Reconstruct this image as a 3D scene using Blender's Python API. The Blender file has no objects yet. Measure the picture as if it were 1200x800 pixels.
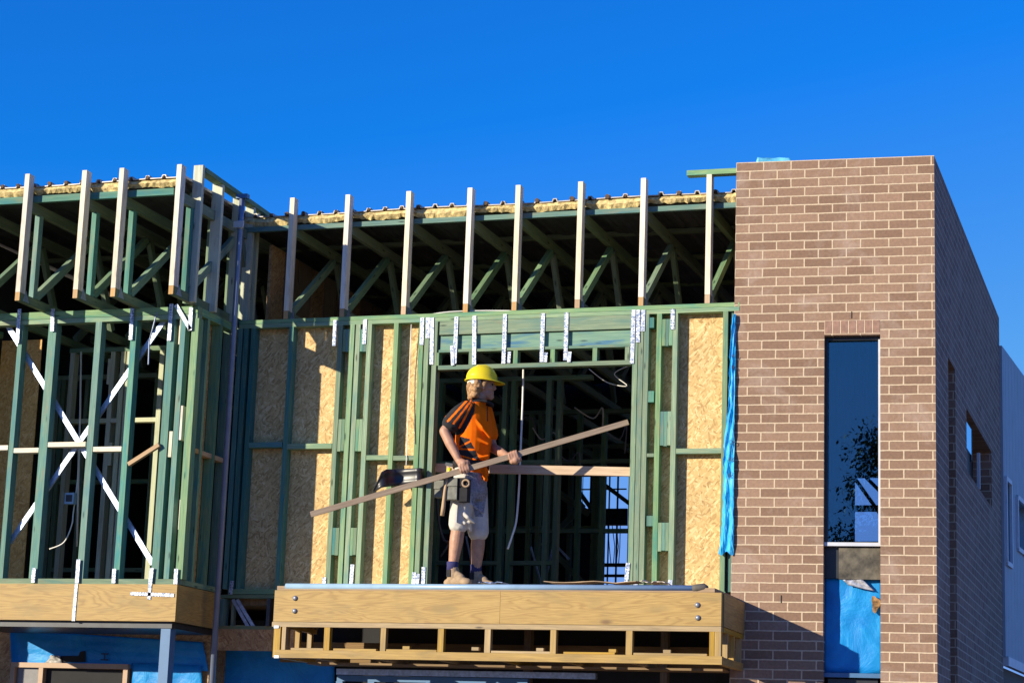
import bpy, bmesh, math, random
import numpy as np
from mathutils import Vector, Matrix
random.seed(7)
SC = bpy.context.scene
R = math.radians

# ------------------------------------------------------------------ camera
F = 2500.0
YAW, PITCH, ROLL = 18.3, 11.75, 2.0
CAM = np.array([5.2, -17.4, 1.6])
def _basis():
    y, p, r = R(YAW), R(PITCH), R(ROLL)
    fw = np.array([-math.sin(y)*math.cos(p), math.cos(y)*math.cos(p), math.sin(p)])
    rt = np.array([math.cos(y), math.sin(y), 0.0]); up = np.cross(rt, fw)
    rt2 = rt*math.cos(r) + up*math.sin(r)
    return fw, rt2, np.cross(rt2, fw)
FW, RT, UP = _basis()
cd = bpy.data.cameras.new('camera'); cam = bpy.data.objects.new('camera', cd)
SC.collection.objects.link(cam); SC.camera = cam
cam.matrix_world = Matrix(((RT[0], UP[0], -FW[0], CAM[0]), (RT[1], UP[1], -FW[1], CAM[1]),
                           (RT[2], UP[2], -FW[2], CAM[2]), (0, 0, 0, 1)))
cd.sensor_width = 36; cd.sensor_fit = 'HORIZONTAL'; cd.lens = F*36/1200
cd.clip_start = 0.1; cd.clip_end = 3000

# ------------------------------------------------------------------ sky, sun, exposure
ST, SK = 0.88, 0.375                    # sunlight travels along (ST, 1, -SK)
sun_dir = Vector((ST, 1, -SK)).normalized()
elev = math.asin(-sun_dir.z)
W = bpy.data.worlds.new('World'); SC.world = W; W.use_nodes = True
wn = W.node_tree.nodes; wl = W.node_tree.links
sky = wn.new('ShaderNodeTexSky'); sky.sky_type = 'NISHITA'; sky.sun_disc = False
sky.sun_elevation = elev
sky.sun_rotation = math.atan2(-sun_dir.x, -sun_dir.y)
sky.altitude = 200; sky.air_density = 1.0; sky.dust_density = 0.1; sky.ozone_density = 4.0
# deep polarised blue of the photograph: colour grade of the sky itself
gr = wn.new('ShaderNodeVectorMath'); gr.operation = 'MULTIPLY_ADD'
gr.inputs[1].default_value = (.92, .85, 1.5); gr.inputs[2].default_value = (-.86, -.27, 0)
mxv = wn.new('ShaderNodeVectorMath'); mxv.operation = 'MAXIMUM'; mxv.inputs[1].default_value = (.05, .05, .05)
mnv = wn.new('ShaderNodeVectorMath'); mnv.operation = 'MINIMUM'; mnv.inputs[1].default_value = (1.2, 2.5, 5.9)
bg = wn['Background']; bg.inputs['Strength'].default_value = 0.11
wl.new(sky.outputs[0], gr.inputs[0]); wl.new(gr.outputs[0], mxv.inputs[0]); wl.new(mxv.outputs[0], mnv.inputs[0]); wl.new(mnv.outputs[0], bg.inputs['Color'])
sl = bpy.data.lights.new('sun', 'SUN'); sl.energy = 5.0; sl.angle = R(0.5); sl.color = (1.0, 0.90, 0.70)
so = bpy.data.objects.new('sun', sl); SC.collection.objects.link(so)
so.rotation_euler = sun_dir.to_track_quat('-Z', 'Y').to_euler(); so.location = (-10, -20, 20)
vs = SC.view_settings
vs.view_transform = 'Standard'; vs.look = 'None'; vs.gamma = 1; vs.use_curve_mapping = False
vs.exposure = 0.45

# ------------------------------------------------------------------ helpers
V = lambda *a: np.array(a if len(a) > 1 else a[0], float)
def ray(px, py): return FW*F + RT*(px-600) - UP*(py-400)
def at(px, py, Y=None, X=None, Z=None):
    d = ray(px, py)
    t = (Y-CAM[1])/d[1] if Y is not None else (X-CAM[0])/d[0] if X is not None else (Z-CAM[2])/d[2]
    return CAM + t*d
def onplane(px, py, P0, n):
    d = ray(px, py); return CAM + d*(np.dot(P0-CAM, n)/np.dot(d, n))
def proj(P):
    d = V(P)-CAM; z = d@FW
    return 600+F*(d@RT)/z, 400-F*(d@UP)/z
def nrm(v): v = V(v); return v/np.linalg.norm(v)

class MB:
    def __init__(s): s.v = []; s.f = []; s.uv = []; s.mi = []
    def face(s, pts, uvs=None, mi=0):
        b = len(s.v); s.v += [tuple(p) for p in pts]; s.f.append(list(range(b, b+len(pts))))
        s.uv.append(uvs or [(p[0]+p[1], p[2]) for p in pts]); s.mi.append(mi); return s
    def beam(s, p0, p1, w, d, side=(1, 0, 0), mi=0, end=None):
        """solid bar p0->p1: w across 'side', d across the third axis"""
        p0, p1 = V(p0), V(p1); a = p1-p0; L = np.linalg.norm(a); a = a/L
        sd = V(side); sd = nrm(sd - a*(sd@a)); t = np.cross(a, sd)
        q = [p0+sd*(i*w/2)+t*(j*d/2) for i, j in ((-1, -1), (1, -1), (1, 1), (-1, 1))]
        r = [x+a*L for x in q]; o = random.uniform(0, 50); k = random.uniform(0, 50)
        for i in range(4):
            j = (i+1) % 4; h = w if i % 2 == 0 else d
            s.face([q[i], q[j], r[j], r[i]], [(o, k), (o, k+h), (o+L, k+h), (o+L, k)], mi); k += h+0.01
        e = mi if end is None else end
        s.face(q[::-1], [(o, k), (o, k+w), (o+.01, k+w), (o+.01, k)], e)
        s.face(r, [(o, k), (o, k+w), (o+.01, k+w), (o+.01, k)], e); return s
    def box(s, x0, x1, y0, y1, z0, z1, mi=0):
        dx, dy, dz = x1-x0, y1-y0, z1-z0; c = V((x0+x1)/2, (y0+y1)/2, (z0+z1)/2)
        if dx >= dy and dx >= dz: return s.beam(V(x0, c[1], c[2]), V(x1, c[1], c[2]), dy, dz, (0, 1, 0), mi)
        if dy >= dz: return s.beam(V(c[0], y0, c[2]), V(c[0], y1, c[2]), dx, dz, (1, 0, 0), mi)
        return s.beam(V(c[0], c[1], z0), V(c[0], c[1], z1), dx, dy, (1, 0, 0), mi)
    def slab(s, o, u, v, n, th, mi=0):
        """thick panel: corner o, edge vectors u, v, thickness th along n; uv in metres"""
        o, u, v, n = V(o), V(u), V(v), nrm(n)*th
        lu, lv = np.linalg.norm(u), np.linalg.norm(v); k = random.uniform(0, 9)
        s.face([o, o+u, o+u+v, o+v], [(k, k), (k+lu, k), (k+lu, k+lv), (k, k+lv)], mi)
        s.face([o+n, o+v+n, o+u+v+n, o+u+n], [(k, k), (k, k+lv), (k+lu, k+lv), (k+lu, k)], mi)
        for p, e in ((o, u), (o+u, v), (o+u+v, -u), (o+v, -v)):
            l = np.linalg.norm(e)
            s.face([p, p+n, p+e+n, p+e], [(k, k), (k+th, k), (k+th, k+l), (k, k+l)], mi)
        return s
    def tube(s, pts, rad, seg=8, cap=True, mi=0):
        pts = [V(p) for p in pts]; rr = rad if hasattr(rad, '__len__') else [rad]*len(pts)
        rings = []; ref = None; l = 0
        for i, p in enumerate(pts):
            t = nrm(pts[min(i+1, len(pts)-1)]-pts[max(i-1, 0)])
            if ref is None: ref = nrm(np.cross(t, V(0.3, 1, 0.1)))
            ref = nrm(ref - t*(ref@t)); b = np.cross(t, ref)
            rings.append([p+(ref*math.cos(2*math.pi*k/seg)+b*math.sin(2*math.pi*k/seg))*rr[i] for k in range(seg)])
        b0 = len(s.v)
        for r in rings: s.v += [tuple(x) for x in r]
        for i in range(len(pts)-1):
            l2 = l+np.linalg.norm(pts[i+1]-pts[i])
            for k in range(seg):
                m = (k+1) % seg
                s.f.append([b0+i*seg+k, b0+i*seg+m, b0+(i+1)*seg+m, b0+(i+1)*seg+k])
                s.uv.append([(l, k/seg), (l, (k+1)/seg), (l2, (k+1)/seg), (l2, k/seg)]); s.mi.append(mi)
            l = l2
        if cap:
            for ids in ([b0+k for k in range(seg)][::-1], [b0+(len(pts)-1)*seg+k for k in range(seg)]):
                s.f.append(ids); s.uv.append([(0, 0)]*seg); s.mi.append(mi)
        return s
    def grid(s, P, mi=0, uv=None):
        """P[i][j] points"""
        n, m = len(P), len(P[0]); b = len(s.v)
        for r in P: s.v += [tuple(x) for x in r]
        for i in range(n-1):
            for j in range(m-1):
                s.f.append([b+i*m+j, b+(i+1)*m+j, b+(i+1)*m+j+1, b+i*m+j+1])
                g = lambda a, c: uv[a][c] if uv else (a*.1, c*.1)
                s.uv.append([g(i, j), g(i+1, j), g(i+1, j+1), g(i, j+1)]); s.mi.append(mi)
        return s
    def build(s, name, mats, parent=None, smooth=False, bevel=0, solid=0):
        me = bpy.data.meshes.new(name); o = bpy.data.objects.new(name, me)
        SC.collection.objects.link(o)
        vv = np.array(s.v)
        if parent is not None:
            vv = vv - np.array(parent_origin(parent)); o.parent = parent
        me.from_pydata([tuple(x) for x in vv], [], s.f)
        ul = me.uv_layers.new(name='UVMap'); i = 0
        for uvs in s.uv:
            for c in uvs: ul.data[i].uv = c; i += 1
        ms = mats if isinstance(mats, (list, tuple)) else [mats]
        for m in ms: me.materials.append(m)
        me.polygons.foreach_set('material_index', s.mi)
        me.update()
        bm = bmesh.new(); bm.from_mesh(me)
        bmesh.ops.remove_doubles(bm, verts=bm.verts, dist=1e-5) if smooth else None
        bmesh.ops.recalc_face_normals(bm, faces=bm.faces); bm.to_mesh(me); bm.free()
        if smooth:
            for p in me.polygons: p.use_smooth = True
        if solid:
            md = o.modifiers.new('thickness', 'SOLIDIFY'); md.thickness = solid; md.offset = 0
        if bevel:
            md = o.modifiers.new('bevel', 'BEVEL'); md.width = bevel; md.segments = 2; md.limit_method = 'ANGLE'
        return o
def parent_origin(p):
    t = V(p.location)
    while p.parent: p = p.parent; t = t+V(p.location)
    return t
def tag(o, label=None, cat=None, group=None, kind=None):
    if label: o['label'] = label
    if cat: o['category'] = cat
    if group: o['group'] = group
    if kind: o['kind'] = kind
    return o
def thing(name, label, cat, loc=(0, 0, 0), group=None):
    o = bpy.data.objects.new(name, None); SC.collection.objects.link(o)
    o.location = tuple(loc); o.empty_display_size = 0.1
    return tag(o, label, cat, group)
def copy_tree(o, parent=None):
    c = o.copy(); SC.collection.objects.link(c); c.parent = parent
    for ch in list(o.children): copy_tree(ch, c)
    return c

# ------------------------------------------------------------------ materials
def mat(name):
    m = bpy.data.materials.new(name); m.use_nodes = True
    n = m.node_tree.nodes; l = m.node_tree.links
    return m, n, l, n['Principled BSDF']
def ramp(n, stops):
    r = n.new('ShaderNodeValToRGB'); e = r.color_ramp.elements
    while len(e) < len(stops): e.new(0.5)
    for x, (p, c) in zip(e, stops): x.position = p; x.color = (*c, 1)
    return r
def mapped(n, l, scale, coord='UV'):
    t = n.new('ShaderNodeTexCoord'); mp = n.new('ShaderNodeMapping')
    mp.inputs['Scale'].default_value = scale; l.new(t.outputs[coord], mp.inputs[0]); return mp.outputs[0]
def noise(n, l, vec, scale, det=4, rough=.6, dist=0):
    x = n.new('ShaderNodeTexNoise'); x.inputs['Scale'].default_value = scale
    x.inputs['Detail'].default_value = det; x.inputs['Roughness'].default_value = rough
    x.inputs['Distortion'].default_value = dist; l.new(vec, x.inputs['Vector']); return x.outputs['Fac']
def mixc(n, l, fac, a, b, mode='MIX'):
    m = n.new('ShaderNodeMix'); m.data_type = 'RGBA'; m.blend_type = mode
    if hasattr(fac, 'is_output'): l.new(fac, m.inputs[0])
    else: m.inputs[0].default_value = fac
    for s, x in ((6, a), (7, b)):
        if hasattr(x, 'is_output'): l.new(x, m.inputs[s])
        else: m.inputs[s].default_value = (*x, 1)
    return m.outputs[2]
def bumped(n, l, b, h, strength, dist):
    x = n.new('ShaderNodeBump'); x.inputs['Strength'].default_value = strength; x.inputs['Distance'].default_value = dist
    l.new(h, x.inputs['Height']); l.new(x.outputs[0], b.inputs['Normal'])
def wood(name, light, dark, stain=None, stain_amt=.5, var=.35, rough=.75):
    m, n, l, b = mat(name)
    v = mapped(n, l, (1.6, 30, 1)); g = noise(n, l, v, 2.2, 5, .62, .6)
    c = ramp(n, [(.3, dark), (.55, tuple((x+y)/2 for x, y in zip(light, dark))), (.72, light)]); l.new(g, c.inputs[0])
    col = c.outputs[0]
    # knots
    kv = mapped(n, l, (2.2, 9, 1)); vo = n.new('ShaderNodeTexVoronoi'); vo.inputs['Scale'].default_value = 1.3
    l.new(kv, vo.inputs['Vector'])
    kr = ramp(n, [(.05, (1, 1, 1)), (.13, (0, 0, 0))]); l.new(vo.outputs['Distance'], kr.inputs[0])
    col = mixc(n, l, kr.outputs[0], col, tuple(x*.35 for x in dark))
    if stain:
        sv = mapped(n, l, (1.0, 5, 1)); sn = noise(n, l, sv, 2.5, 3, .6, .4)
        sr = ramp(n, [(.5, (0, 0, 0)), (.68, (stain_amt,)*3)]); l.new(sn, sr.inputs[0])
        col = mixc(n, l, sr.outputs[0], col, stain)
    if stain:     # dry brown weathered patches along the stick
        bn = noise(n, l, mapped(n, l, (.9, 4, 1)), 3.1, 4, .65, .6); brr = ramp(n, [(.56, (0, 0, 0)), (.72, (.42,)*3)]); l.new(bn, brr.inputs[0])
        col = mixc(n, l, brr.outputs[0], col, (.27, .20, .11))
    oi = n.new('ShaderNodeObjectInfo')
    hv = n.new('ShaderNodeHueSaturation')
    mr = n.new('ShaderNodeMapRange'); mr.inputs[3].default_value = 1-var/2; mr.inputs[4].default_value = 1+var/2
    l.new(oi.outputs['Random'], mr.inputs[0]); l.new(mr.outputs[0], hv.inputs['Value'])
    mr2 = n.new('ShaderNodeMapRange'); mr2.inputs[3].default_value = .75; mr2.inputs[4].default_value = 1.2
    mm = n.new('ShaderNodeMath'); mm.operation = 'FRACT'; m3 = n.new('ShaderNodeMath'); m3.operation = 'MULTIPLY'; m3.inputs[1].default_value = 7.31
    l.new(oi.outputs['Random'], m3.inputs[0]); l.new(m3.outputs[0], mm.inputs[0]); l.new(mm.outputs[0], mr2.inputs[0])
    l.new(mr2.outputs[0], hv.inputs['Saturation']); l.new(col, hv.inputs['Color'])
    l.new(hv.outputs[0], b.inputs['Base Color']); b.inputs['Roughness'].default_value = rough
    bumped(n, l, b, g, .35, .004)
    return m
GREEN = wood('treated_green_timber', (.285, .385, .205), (.115, .215, .12), (.035, .20, .18), .6, .45)
GREENDK = wood('treated_shaded_timber', (.21, .26, .15), (.10, .145, .085), (.06, .16, .14), .4)  # same treated timber, interior shade put into a darker colour
TEAL = wood('treated_teal_timber', (.145, .30, .215), (.055, .165, .135), (.025, .18, .21), .7, .45)
LINTEL = wood('dyed_beam_timber', (.24, .40, .27), (.10, .26, .19), (.015, .15, .30), .95, .2)
PALE = wood('pale_timber', (.90, .81, .63), (.73, .63, .46), (.42, .31, .19), .5, .22)
PINE = wood('raw_pine', (.62, .42, .22), (.42, .25, .11), None, 0, .25)
PALEGR = wood('weathered_lit_green_timber', (.66, .66, .48), (.42, .46, .31), (.40, .33, .2), .35, .2)  # sunlit cream and shaded green blended into one pale colour
GOLD = wood('golden_pine', (.50, .325, .085), (.30, .18, .045), (.20, .135, .045), .5, .25, .6)
PLANK = wood('plank_timber', (.46, .32, .19), (.28, .18, .10), None, 0, .15)
BROWN = wood('brown_board', (.26, .17, .09), (.14, .09, .045), None, 0, .3)
def beammat():
    m, n, l, b = mat('figured_veneer')
    # growth-ring contours: bands along the level lines of a stretched noise give plain-sawn figure
    v = mapped(n, l, (.45, 4.2, 1)); cn = noise(n, l, v, 1.6, 3, .45, .5)
    mu = n.new('ShaderNodeMath'); mu.operation = 'MULTIPLY'; mu.inputs[1].default_value = 120; l.new(cn, mu.inputs[0])
    si = n.new('ShaderNodeMath'); si.operation = 'SINE'; l.new(mu.outputs[0], si.inputs[0])
    ab = n.new('ShaderNodeMath'); ab.operation = 'MULTIPLY_ADD'; ab.inputs[1].default_value = .5; ab.inputs[2].default_value = .5; l.new(si.outputs[0], ab.inputs[0])
    c = ramp(n, [(0, (.325, .195, .055)), (.35, (.385, .24, .068)), (1, (.415, .265, .080))]); l.new(ab.outputs[0], c.inputs[0])
    f = noise(n, l, mapped(n, l, (3, 60, 1)), 2, 4); col = mixc(n, l, .35, c.outputs[0], f, 'OVERLAY')
    sn = noise(n, l, mapped(n, l, (1.3, 3, 1)), 2.0, 3, .6); sr = ramp(n, [(.52, (0, 0, 0)), (.70, (.6, .6, .6))]); l.new(sn, sr.inputs[0])
    col = mixc(n, l, sr.outputs[0], col, (.24, .17, .06))
    vo = n.new('ShaderNodeTexVoronoi'); vo.inputs['Scale'].default_value = 1.5; l.new(mapped(n, l, (1, 2.6, 1)), vo.inputs['Vector'])
    kr = ramp(n, [(.03, (.9,)*3), (.10, (0, 0, 0))]); l.new(vo.outputs['Distance'], kr.inputs[0])
    col = mixc(n, l, kr.outputs[0], col, (.16, .085, .03))
    l.new(col, b.inputs['Base Color']); b.inputs['Roughness'].default_value = .6
    bumped(n, l, b, f, .3, .003); return m
VENEER = beammat()
def osb(name, cols):
    m, n, l, b = mat(name)
    base = mapped(n, l, (1, 1, 1))
    dn = n.new('ShaderNodeTexNoise'); dn.inputs['Scale'].default_value = 9; l.new(base, dn.inputs['Vector'])
    res = None; hs_ = None
    for rot, sc in ((0.3, (20, 78, 1)), (1.35, (19, 82, 1)), (2.3, (22, 74, 1))):
        mp = n.new('ShaderNodeMapping'); mp.inputs['Rotation'].default_value = (0, 0, rot); mp.inputs['Scale'].default_value = (1, 1, 1)
        l.new(base, mp.inputs[0]); m2 = n.new('ShaderNodeMapping'); m2.inputs['Scale'].default_value = sc; l.new(mp.outputs[0], m2.inputs[0])
        vo = n.new('ShaderNodeTexVoronoi'); vo.inputs['Scale'].default_value = 1; l.new(m2.outputs[0], vo.inputs['Vector'])
        sp = n.new('ShaderNodeSeparateColor'); l.new(vo.outputs['Color'], sp.inputs[0])
        r = ramp(n, [(0, cols[0]), (.35, cols[1]), (.75, cols[2]), (1, cols[3])]); l.new(sp.outputs[0], r.inputs[0])
        if res is None: res = r.outputs[0]; hs_ = sp.outputs[0]
        else:
            gt = n.new('ShaderNodeMath'); gt.operation = 'GREATER_THAN'; gt.inputs[1].default_value = .55; l.new(sp.outputs[1], gt.inputs[0])
            res = mixc(n, l, gt.outputs[0], res, r.outputs[0])
    f = noise(n, l, base, 1.7, 3); fr = ramp(n, [(.3, (.82, .82, .82)), (.7, (1.08, 1.08, 1.08))]); l.new(f, fr.inputs[0])
    res = mixc(n, l, 1, res, fr.outputs[0], 'MULTIPLY')
    l.new(res, b.inputs['Base Color']); b.inputs['Roughness'].default_value = .7
    bumped(n, l, b, hs_, .25, .003); return m
OSB = osb('oriented_strand_board', [(.40, .235, .08), (.60, .39, .15), (.69, .465, .195), (.80, .60, .30)])
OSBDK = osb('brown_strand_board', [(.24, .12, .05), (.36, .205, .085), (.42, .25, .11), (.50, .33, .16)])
OSBGOLD = osb('golden_strand_board', [(.50, .25, .06), (.66, .36, .09), (.72, .42, .13), (.80, .52, .2)])
def plain(name, col, rough=.6, metal=0, nz=.2, nscale=12, bump=.0, coord='Object', spec=.5):
    m, n, l, b = mat(name)
    v = mapped(n, l, (1, 1, 1), coord); f = noise(n, l, v, nscale, 4)
    r = ramp(n, [(.3, tuple(x*(1-nz) for x in col)), (.7, tuple(min(1, x*(1+nz)) for x in col))]); l.new(f, r.inputs[0])
    l.new(r.outputs[0], b.inputs['Base Color']); b.inputs['Roughness'].default_value = rough; b.inputs['Metallic'].default_value = metal
    b.inputs['Specular IOR Level'].default_value = spec
    if bump: bumped(n, l, b, f, bump, .01)
    return m
def strapmat():
    m, n, l, b = mat('punched_galvanised_steel')
    v = mapped(n, l, (1, 1, 1)); f = noise(n, l, v, 35, 3, .7)
    r = ramp(n, [(.36, (.13, .19, .34)), (.5, (.44, .49, .60)), (.66, (.74, .75, .78))]); l.new(f, r.inputs[0])
    vo = n.new('ShaderNodeTexVoronoi'); vo.inputs['Scale'].default_value = 40; vo.inputs['Randomness'].default_value = .3; l.new(v, vo.inputs['Vector'])
    kr = ramp(n, [(.2, (.25, .28, .36)), (.34, (1, 1, 1))]); l.new(vo.outputs['Distance'], kr.inputs[0])
    c = mixc(n, l, 1, r.outputs[0], kr.outputs[0], 'MULTIPLY')
    l.new(c, b.inputs['Base Color']); b.inputs['Metallic'].default_value = .25; b.inputs['Roughness'].default_value = .45; return m
STRAP = strapmat()
GALV = plain('galvanised_steel', (.38, .45, .58), .38, .55, .3, 30)
BLUESTEEL = plain('blue_grey_painted_steel', (.06, .16, .32), .5, 0, .1, 8)
POLEM = plain('grey_blue_tube', (.20, .24, .34), .35, .3, .1, 8)
PIPEM = plain('blue_grey_plastic_pipe', (.28, .42, .58), .35, 0, .1, 8)
WHITE = plain('white_plastic', (.78, .76, .70), .5, 0, .06, 20)
BLACKP = plain('black_plastic_sheet', (.022, .022, .028), .36, 0, .3, 6)
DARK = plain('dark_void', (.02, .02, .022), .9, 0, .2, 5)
DARKFR = plain('dark_aluminium', (.035, .038, .045), .4, .3, .2, 9)
LTFR = plain('light_aluminium', (.62, .63, .66), .4, .2, .1, 9)
BROWNFR = plain('brown_window_frame', (.42, .27, .17), .5, 0, .1, 9)
CARD = plain('brown_cardboard', (.40, .28, .17), .8, 0, .2, 10)
BOLT = plain('zinc_bolt', (.22, .24, .29), .45, .4, .1, 50)
def wrapmat(nm, cs):
    m, n, l, b = mat(nm)
    v = mapped(n, l, (1, 1, 1), 'Object')
    f = noise(n, l, v, 3.5, 5, .6, .8); f2 = noise(n, l, v, 60, 3)
    r = ramp(n, [(.3, cs[0]), (.55, cs[1]), (.8, cs[2])]); l.new(f, r.inputs[0])
    c = mixc(n, l, .12, r.outputs[0], f2, 'OVERLAY')
    l.new(c, b.inputs['Base Color']); b.inputs['Roughness'].default_value = .5; b.inputs['Specular IOR Level'].default_value = .3
    rg = n.new('ShaderNodeTexNoise'); rg.noise_type = 'RIDGED_MULTIFRACTAL'; rg.inputs['Scale'].default_value = 4.5; rg.inputs['Detail'].default_value = 3; rg.inputs['Distortion'].default_value = .8; l.new(v, rg.inputs['Vector'])
    ad = n.new('ShaderNodeMath'); ad.operation = 'MULTIPLY_ADD'; ad.inputs[1].default_value = .35; l.new(rg.outputs['Fac'], ad.inputs[0]); l.new(f, ad.inputs[2])
    bumped(n, l, b, ad.outputs[0], .5, .045); return m
WRAP = wrapmat('blue_building_wrap', ((.004, .19, .55), (.007, .25, .64), (.02, .34, .74)))
WRAPLT = wrapmat('sunlit_building_wrap', ((.012, .29, .66), (.04, .43, .80), (.20, .62, .90)))  # lighter copy of the wrap, sunlight and pale highlights put into its colour
def brickmat():
    m, n, l, b = mat('brown_face_brick')
    v = mapped(n, l, (1, 1, 1))
    wob = n.new('ShaderNodeTexNoise'); wob.inputs['Scale'].default_value = 14; l.new(v, wob.inputs['Vector'])
    va = n.new('ShaderNodeVectorMath'); va.operation = 'MULTIPLY_ADD'; va.inputs[1].default_value = (.006, .006, 0); l.new(wob.outputs['Color'], va.inputs[0]); l.new(v, va.inputs[2])
    br = n.new('ShaderNodeTexBrick'); br.offset = .5; l.new(va.outputs[0], br.inputs['Vector'])
    br.inputs['Scale'].default_value = 1; br.inputs['Brick Width'].default_value = .236; br.inputs['Row Height'].default_value = .0785
    br.inputs['Mortar Size'].default_value = .0068; br.inputs['Mortar Smooth'].default_value = .25; br.inputs['Bias'].default_value = -.1
    br.inputs['Color1'].default_value = (.225, .135, .088, 1); br.inputs['Color2'].default_value = (.335, .212, .145, 1)
    br.inputs['Mortar'].default_value = (.60, .47, .33, 1)
    f = noise(n, l, v, 40, 5, .7); fr = ramp(n, [(.3, (.80, .80, .82)), (.7, (1.15, 1.13, 1.1))]); l.new(f, fr.inputs[0])
    c = mixc(n, l, 1, br.outputs['Color'], fr.outputs[0], 'MULTIPLY')
    # efflorescence: mortar bloom smeared over some bricks
    e = noise(n, l, v, 2.3, 7, .72, .5); er = ramp(n, [(.52, (0, 0, 0)), (.74, (.5,)*3)]); l.new(e, er.inputs[0])
    c = mixc(n, l, er.outputs[0], c, (.50, .40, .34))
    l.new(c, b.inputs['Base Color']); b.inputs['Roughness'].default_value = .85
    inv = n.new('ShaderNodeMath'); inv.operation = 'SUBTRACT'; inv.inputs[0].default_value = 1; l.new(br.outputs['Fac'], inv.inputs[1])
    ad = n.new('ShaderNodeMath'); ad.operation = 'MULTIPLY_ADD'; ad.inputs[1].default_value = .25; l.new(f, ad.inputs[0]); l.new(inv.outputs[0], ad.inputs[2])
    bumped(n, l, b, ad.outputs[0], .9, .008); return m
BRICK = brickmat()
SOLDIER = plain('brown_soldier_brick', (.30, .175, .13), .85, 0, .2, 25, .3)
MORTAR = plain('cream_mortar', (.58, .46, .33), .9, 0, .15, 40)
def glassmat(name, tint, refl):
    m, n, l, b = mat(name); o = n['Material Output']; n.remove(b)
    tr = n.new('ShaderNodeBsdfTransparent'); tr.inputs[0].default_value = (*tint, 1)
    gl = n.new('ShaderNodeBsdfGlossy'); gl.inputs['Roughness'].default_value = .0; gl.inputs['Color'].default_value = (.38, .82, 1, 1)
    nz = noise(n, l, mapped(n, l, (1, 1, 1), 'Object'), 2.5, 2); bp = n.new('ShaderNodeBump'); bp.inputs['Strength'].default_value = .012; bp.inputs['Distance'].default_value = .02
    l.new(nz, bp.inputs['Height']); l.new(bp.outputs[0], gl.inputs['Normal'])
    fr = n.new('ShaderNodeFresnel'); fr.inputs[0].default_value = 1.5
    mm = n.new('ShaderNodeMath'); mm.operation = 'MULTIPLY_ADD'; mm.inputs[1].default_value = 1; mm.inputs[2].default_value = refl; mm.use_clamp = True
    l.new(fr.outputs[0], mm.inputs[0])
    mx = n.new('ShaderNodeMixShader'); l.new(mm.outputs[0], mx.inputs[0]); l.new(tr.outputs[0], mx.inputs[1]); l.new(gl.outputs[0], mx.inputs[2])
    l.new(mx.outputs[0], o.inputs[0]); return m
GLASS = glassmat('window_glass', (.75, .82, .9), .085)
def roofm():
    return plain('weathered_metal_sheet', (.42, .39, .36), .5, .2, .25, 10)
ROOFM = roofm()
WOOL = plain('yellow_glass_wool', (.64, .49, .22), .95, 0, .55, 26, .9)
FOIL = plain('shade_dark_foil', (.045, .045, .05), .55, .0, .4, 6, .4)  # foil underside coloured dark to deepen the shade in the roof void
SHADEPAPER = plain('charcoal_shade_paper', (.030, .030, .034), .85, 0, .4, 3)  # near black standing in for interior shade, also the paper on the bay side

# ------------------------------------------------------------------ the ground
def groundmat():
    m, n, l, b = mat('dry_clay_soil')
    v = mapped(n, l, (1, 1, 1), 'Object'); f = noise(n, l, v, .8, 8, .65); f2 = noise(n, l, v, 14, 4)
    r = ramp(n, [(.3, (.17, .12, .07)), (.55, (.26, .185, .11)), (.75, (.35, .265, .165))]); l.new(f, r.inputs[0])
    c = mixc(n, l, .3, r.outputs[0], f2, 'OVERLAY'); l.new(c, b.inputs['Base Color']); b.inputs['Roughness'].default_value = .95
    bumped(n, l, b, f2, .6, .05); return m
g = MB().face([(-900, -900, 0), (900, -900, 0), (900, 900, 0), (-900, 900, 0)]).build('ground', groundmat()); tag(g, kind='structure')
rd = MB().box(-200, 200, -34, -27, -.2, .004).build('road', plain('asphalt', (.05, .05, .052), .9, 0, .2, 20, .3)); tag(rd, kind='structure')

# ------------------------------------------------------------------ main wall frame
ZF = 3.19; ZB = 3.235
ZP0, ZP1 = 5.615, 5.69                  # top plates
Xof = lambda px, py, Y=0: at(px, py, Y)[0]
WX0, WX1 = at(277, 530, 0)[0], at(852, 530, 0)[0]
wall = thing('wall_frame', 'green timber stud wall with strand board panels and a wide opening behind the worker', 'timber wall', (-.5, 0.05, ZF))
def member(root, name, x0, x1, y0, y1, z0, z1, m=GREEN):
    return MB().box(x0, x1, y0, y1, z0, z1).build(name, m, root, bevel=.003)
def pxstud(root, px, w=.045, z0=ZB, z1=ZP0, Y=0.0, d=.09, m=GREEN, py=530, name='stud', lean=0):
    x = Xof(px, py, Y)
    return MB().beam((x, Y+d/2, z0), (x+lean, Y+d/2, z1), w, d, (1, 0, 0)).build(name, m, root, bevel=.003)
zmid = ZP0+.036
member(wall, 'top_plate', WX0-.05, 1.47, 0, .09, ZP0, zmid); member(wall, 'top_plate', WX0-.05, 1.47, 0.002, .09, zmid+.003, ZP1)
JL, JR = Xof(509, 530), Xof(738, 530)     # clear opening
member(wall, 'bottom_plate', WX0, JL, 0, .09, ZF, ZB); member(wall, 'bottom_plate', JR, WX1, 0, .09, ZF, ZB)
for px, m in ((273, TEAL), (280, TEAL), (288.5, TEAL), (333.5, TEAL), (391.5, GREEN), (405.5, GREEN), (412.5, GREEN), (426, GREEN), (457.5, GREEN),
              (487.5, GREEN), (494.3, GREEN), (504, GREEN), (741.5, GREEN), (748, GREEN), (754.5, GREEN), (769.5, GREEN), (788.5, GREEN), (848, GREEN)):
    pxstud(wall, px, .043, m=m)
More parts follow.
